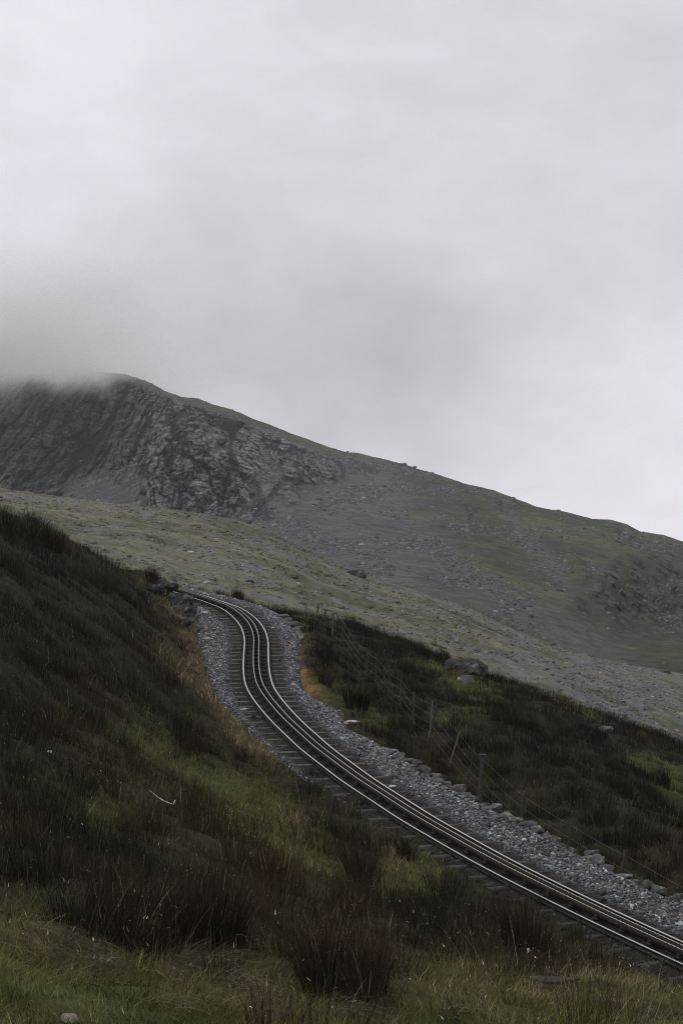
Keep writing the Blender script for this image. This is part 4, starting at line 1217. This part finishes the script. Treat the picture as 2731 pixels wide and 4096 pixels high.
# underside climbs to the right: z0 = 132 + .36*(x+160)
x2 = MN('ADD', x_, 170.0)
under = MN('ADD', MN('MULTIPLY', MN('MAXIMUM', x2, 0.0), .46), 112.0)
hgt = MN('DIVIDE', MN('ADD', MN('SUBTRACT', zv, under), MN('MULTIPLY', nzv, 130.0)), 40.0)
cl1 = n.new('ShaderNodeClamp'); l.new(hgt, cl1.inputs[0])
fadeR = n.new('ShaderNodeMapRange'); fadeR.interpolation_type = 'SMOOTHSTEP'; l.new(MN('ADD', x_, MN('MULTIPLY', nzv, 110.0)), fadeR.inputs[0])
fadeR.inputs[1].default_value = -75; fadeR.inputs[2].default_value = -135; fadeR.inputs[3].default_value = 0; fadeR.inputs[4].default_value = 1
fadeT = n.new('ShaderNodeMapRange'); fadeT.interpolation_type = 'SMOOTHSTEP'; l.new(zv, fadeT.inputs[0])
fadeT.inputs[1].default_value = 188; fadeT.inputs[2].default_value = 150; fadeT.inputs[3].default_value = 0; fadeT.inputs[4].default_value = 1
den = MN('MULTIPLY', MN('MULTIPLY', MN('MULTIPLY', cl1.outputs[0], cl1.outputs[0]), fadeR.outputs[0]), MN('MULTIPLY', fadeT.outputs[0], .036))
l.new(den, pv.inputs['Density'])

# thin moist air over the whole place
o, n, l, pv = volume_box('haze', (-1500, -60, -330), (1500, 1800, 275))
tag(o, 'thin moist air softening the mountain', 'haze', kind='stuff')
pv.inputs['Color'].default_value = (.93, .95, 1, 1); pv.inputs['Density'].default_value = .00009; pv.inputs['Anisotropy'].default_value = .1

# ------------------------------------------------------------------ sky, sun, camera
W = bpy.data.worlds.new('World'); bpy.context.scene.world = W; W.use_nodes = True
n, l = W.node_tree.nodes, W.node_tree.links
bg = n['Background']
MN = lambda op, a, b=None, c=None: math_node(n, l, op, a, b, c)
tc = n.new('ShaderNodeTexCoord'); sp = n.new('ShaderNodeSeparateXYZ'); l.new(tc.outputs['Generated'], sp.inputs[0])
dx, dy, dz = sp.outputs
yy = MN('MAXIMUM', dy, .12)
u = MN('DIVIDE', dx, yy); vv = MN('DIVIDE', dz, yy)
mp = nd(n, 'ShaderNodeMapping'); mp.inputs['Scale'].default_value = (1, 1, 1.7); l.new(tc.outputs['Generated'], mp.inputs['Vector'])
n1 = nd(n, 'ShaderNodeTexNoise', Scale=6.0, Detail=7.0, Roughness=.55, Distortion=.25); l.new(mp.outputs[0], n1.inputs['Vector'])
n2 = nd(n, 'ShaderNodeTexNoise', Scale=2.6, Detail=4.0, Roughness=.5, Distortion=.3); l.new(mp.outputs[0], n2.inputs['Vector'])


def gauss(px, py, sx, sy, amp):
    a = MN('DIVIDE', MN('SUBTRACT', u, (px - CX) / F), sx / F); b = MN('DIVIDE', MN('SUBTRACT', vv, (V0 - py) / F), sy / F)
    e = MN('ADD', MN('MULTIPLY', a, a), MN('MULTIPLY', b, b))
    return MN('MULTIPLY', MN('EXPONENT', MN('MULTIPLY', e, -1.0)), amp)


L = .765
acc = MN('ADD', MN('MULTIPLY', MN('SUBTRACT', n1.outputs['Fac'], .5), .38), MN('MULTIPLY', MN('SUBTRACT', n2.outputs['Fac'], .5), .28))
n3 = nd(n, 'ShaderNodeTexNoise', Scale=15.0, Detail=6.0, Roughness=.6, Distortion=.4); l.new(mp.outputs[0], n3.inputs['Vector'])
acc = MN('ADD', acc, MN('MULTIPLY', MN('SUBTRACT', n3.outputs['Fac'], .5), .17))
acc = MN('ADD', acc, L)
for gz in ((250, 1500, 900, 300, -.05), (1350, 1520, 900, 420, -.11), (900, 1050, 1300, 450, -.06), (200, 0, 900, 700, .10), (2650, 2100, 800, 400, .15), (2650, 1350, 500, 450, .09), (2300, 300, 500, 400, -.04)):
    acc = MN('ADD', acc, gauss(*gz))
# overhead sky, out of view, dimmed to darken the foreground; dark ground below the horizon
ov = nd(n, 'ShaderNodeMapRange'); l.new(dz, ov.inputs[0]); ov.inputs[1].default_value = .35; ov.inputs[2].default_value = .9; ov.inputs[3].default_value = 1; ov.inputs[4].default_value = .95
bl = nd(n, 'ShaderNodeMapRange'); l.new(dz, bl.inputs[0]); bl.inputs[1].default_value = -.12; bl.inputs[2].default_value = -.02; bl.inputs[3].default_value = .06; bl.inputs[4].default_value = 1
acc = MN('MULTIPLY', MN('MULTIPLY', acc, ov.outputs[0]), bl.outputs[0])
cb = n.new('ShaderNodeCombineColor')
for i, k in enumerate((1.0, .972, 1.04)):
    l.new(MN('MULTIPLY', acc, k), cb.inputs[i])
EL, ROT = math.radians(44), math.radians(238)
sk = n.new('ShaderNodeTexSky'); sk.sky_type = 'NISHITA'; sk.sun_disc = False; sk.sun_elevation = EL; sk.sun_rotation = ROT
b2 = n.new('ShaderNodeBackground'); l.new(sk.outputs[0], b2.inputs[0]); b2.inputs[1].default_value = .06
l.new(cb.outputs[0], bg.inputs[0]); bg.inputs[1].default_value = 1
mxs = n.new('ShaderNodeMixShader'); mxs.inputs[0].default_value = .94     # a closed cloud deck lets a little of the clear sky through
l.new(b2.outputs[0], mxs.inputs[1]); l.new(bg.outputs[0], mxs.inputs[2]); l.new(mxs.outputs[0], n['World Output'].inputs['Surface'])

sd = bpy.data.lights.new('sun', 'SUN'); sd.energy = 1.4; sd.angle = math.radians(18); sd.color = (1, .96, .9)
so = bpy.data.objects.new('sun', sd); C.objects.link(so)
so.rotation_euler = (math.pi / 2 - EL, 0, math.pi - ROT)

cd = bpy.data.cameras.new('camera'); co = bpy.data.objects.new('camera', cd); C.objects.link(co)
cd.sensor_fit = 'VERTICAL'; cd.sensor_height = 36; cd.sensor_width = 24; cd.lens = F / 4096 * 36; cd.shift_y = (V0 - 2048) / 4096
cd.clip_start = .1; cd.clip_end = 6000
co.location = (0, 0, 0); co.rotation_euler = (math.pi / 2, 0, 0)
S = bpy.context.scene; S.camera = co
S.view_settings.view_transform = 'Standard'; S.view_settings.look = 'None'; S.view_settings.gamma = 1; S.view_settings.exposure = 0
S.render.resolution_x, S.render.resolution_y = 682, 1024
S.cycles.max_bounces = 14; S.cycles.diffuse_bounces = 3; S.cycles.glossy_bounces = 2; S.cycles.volume_bounces = 14; S.cycles.transparent_max_bounces = 4
S.cycles.volume_step_rate = 2.0; S.cycles.volume_max_steps = 96
S.cycles.use_denoising = True; S.cycles.denoising_input_passes = 'RGB_ALBEDO_NORMAL'; S.cycles.denoising_prefilter = 'NONE'
S.cycles.filter_width = 1.0
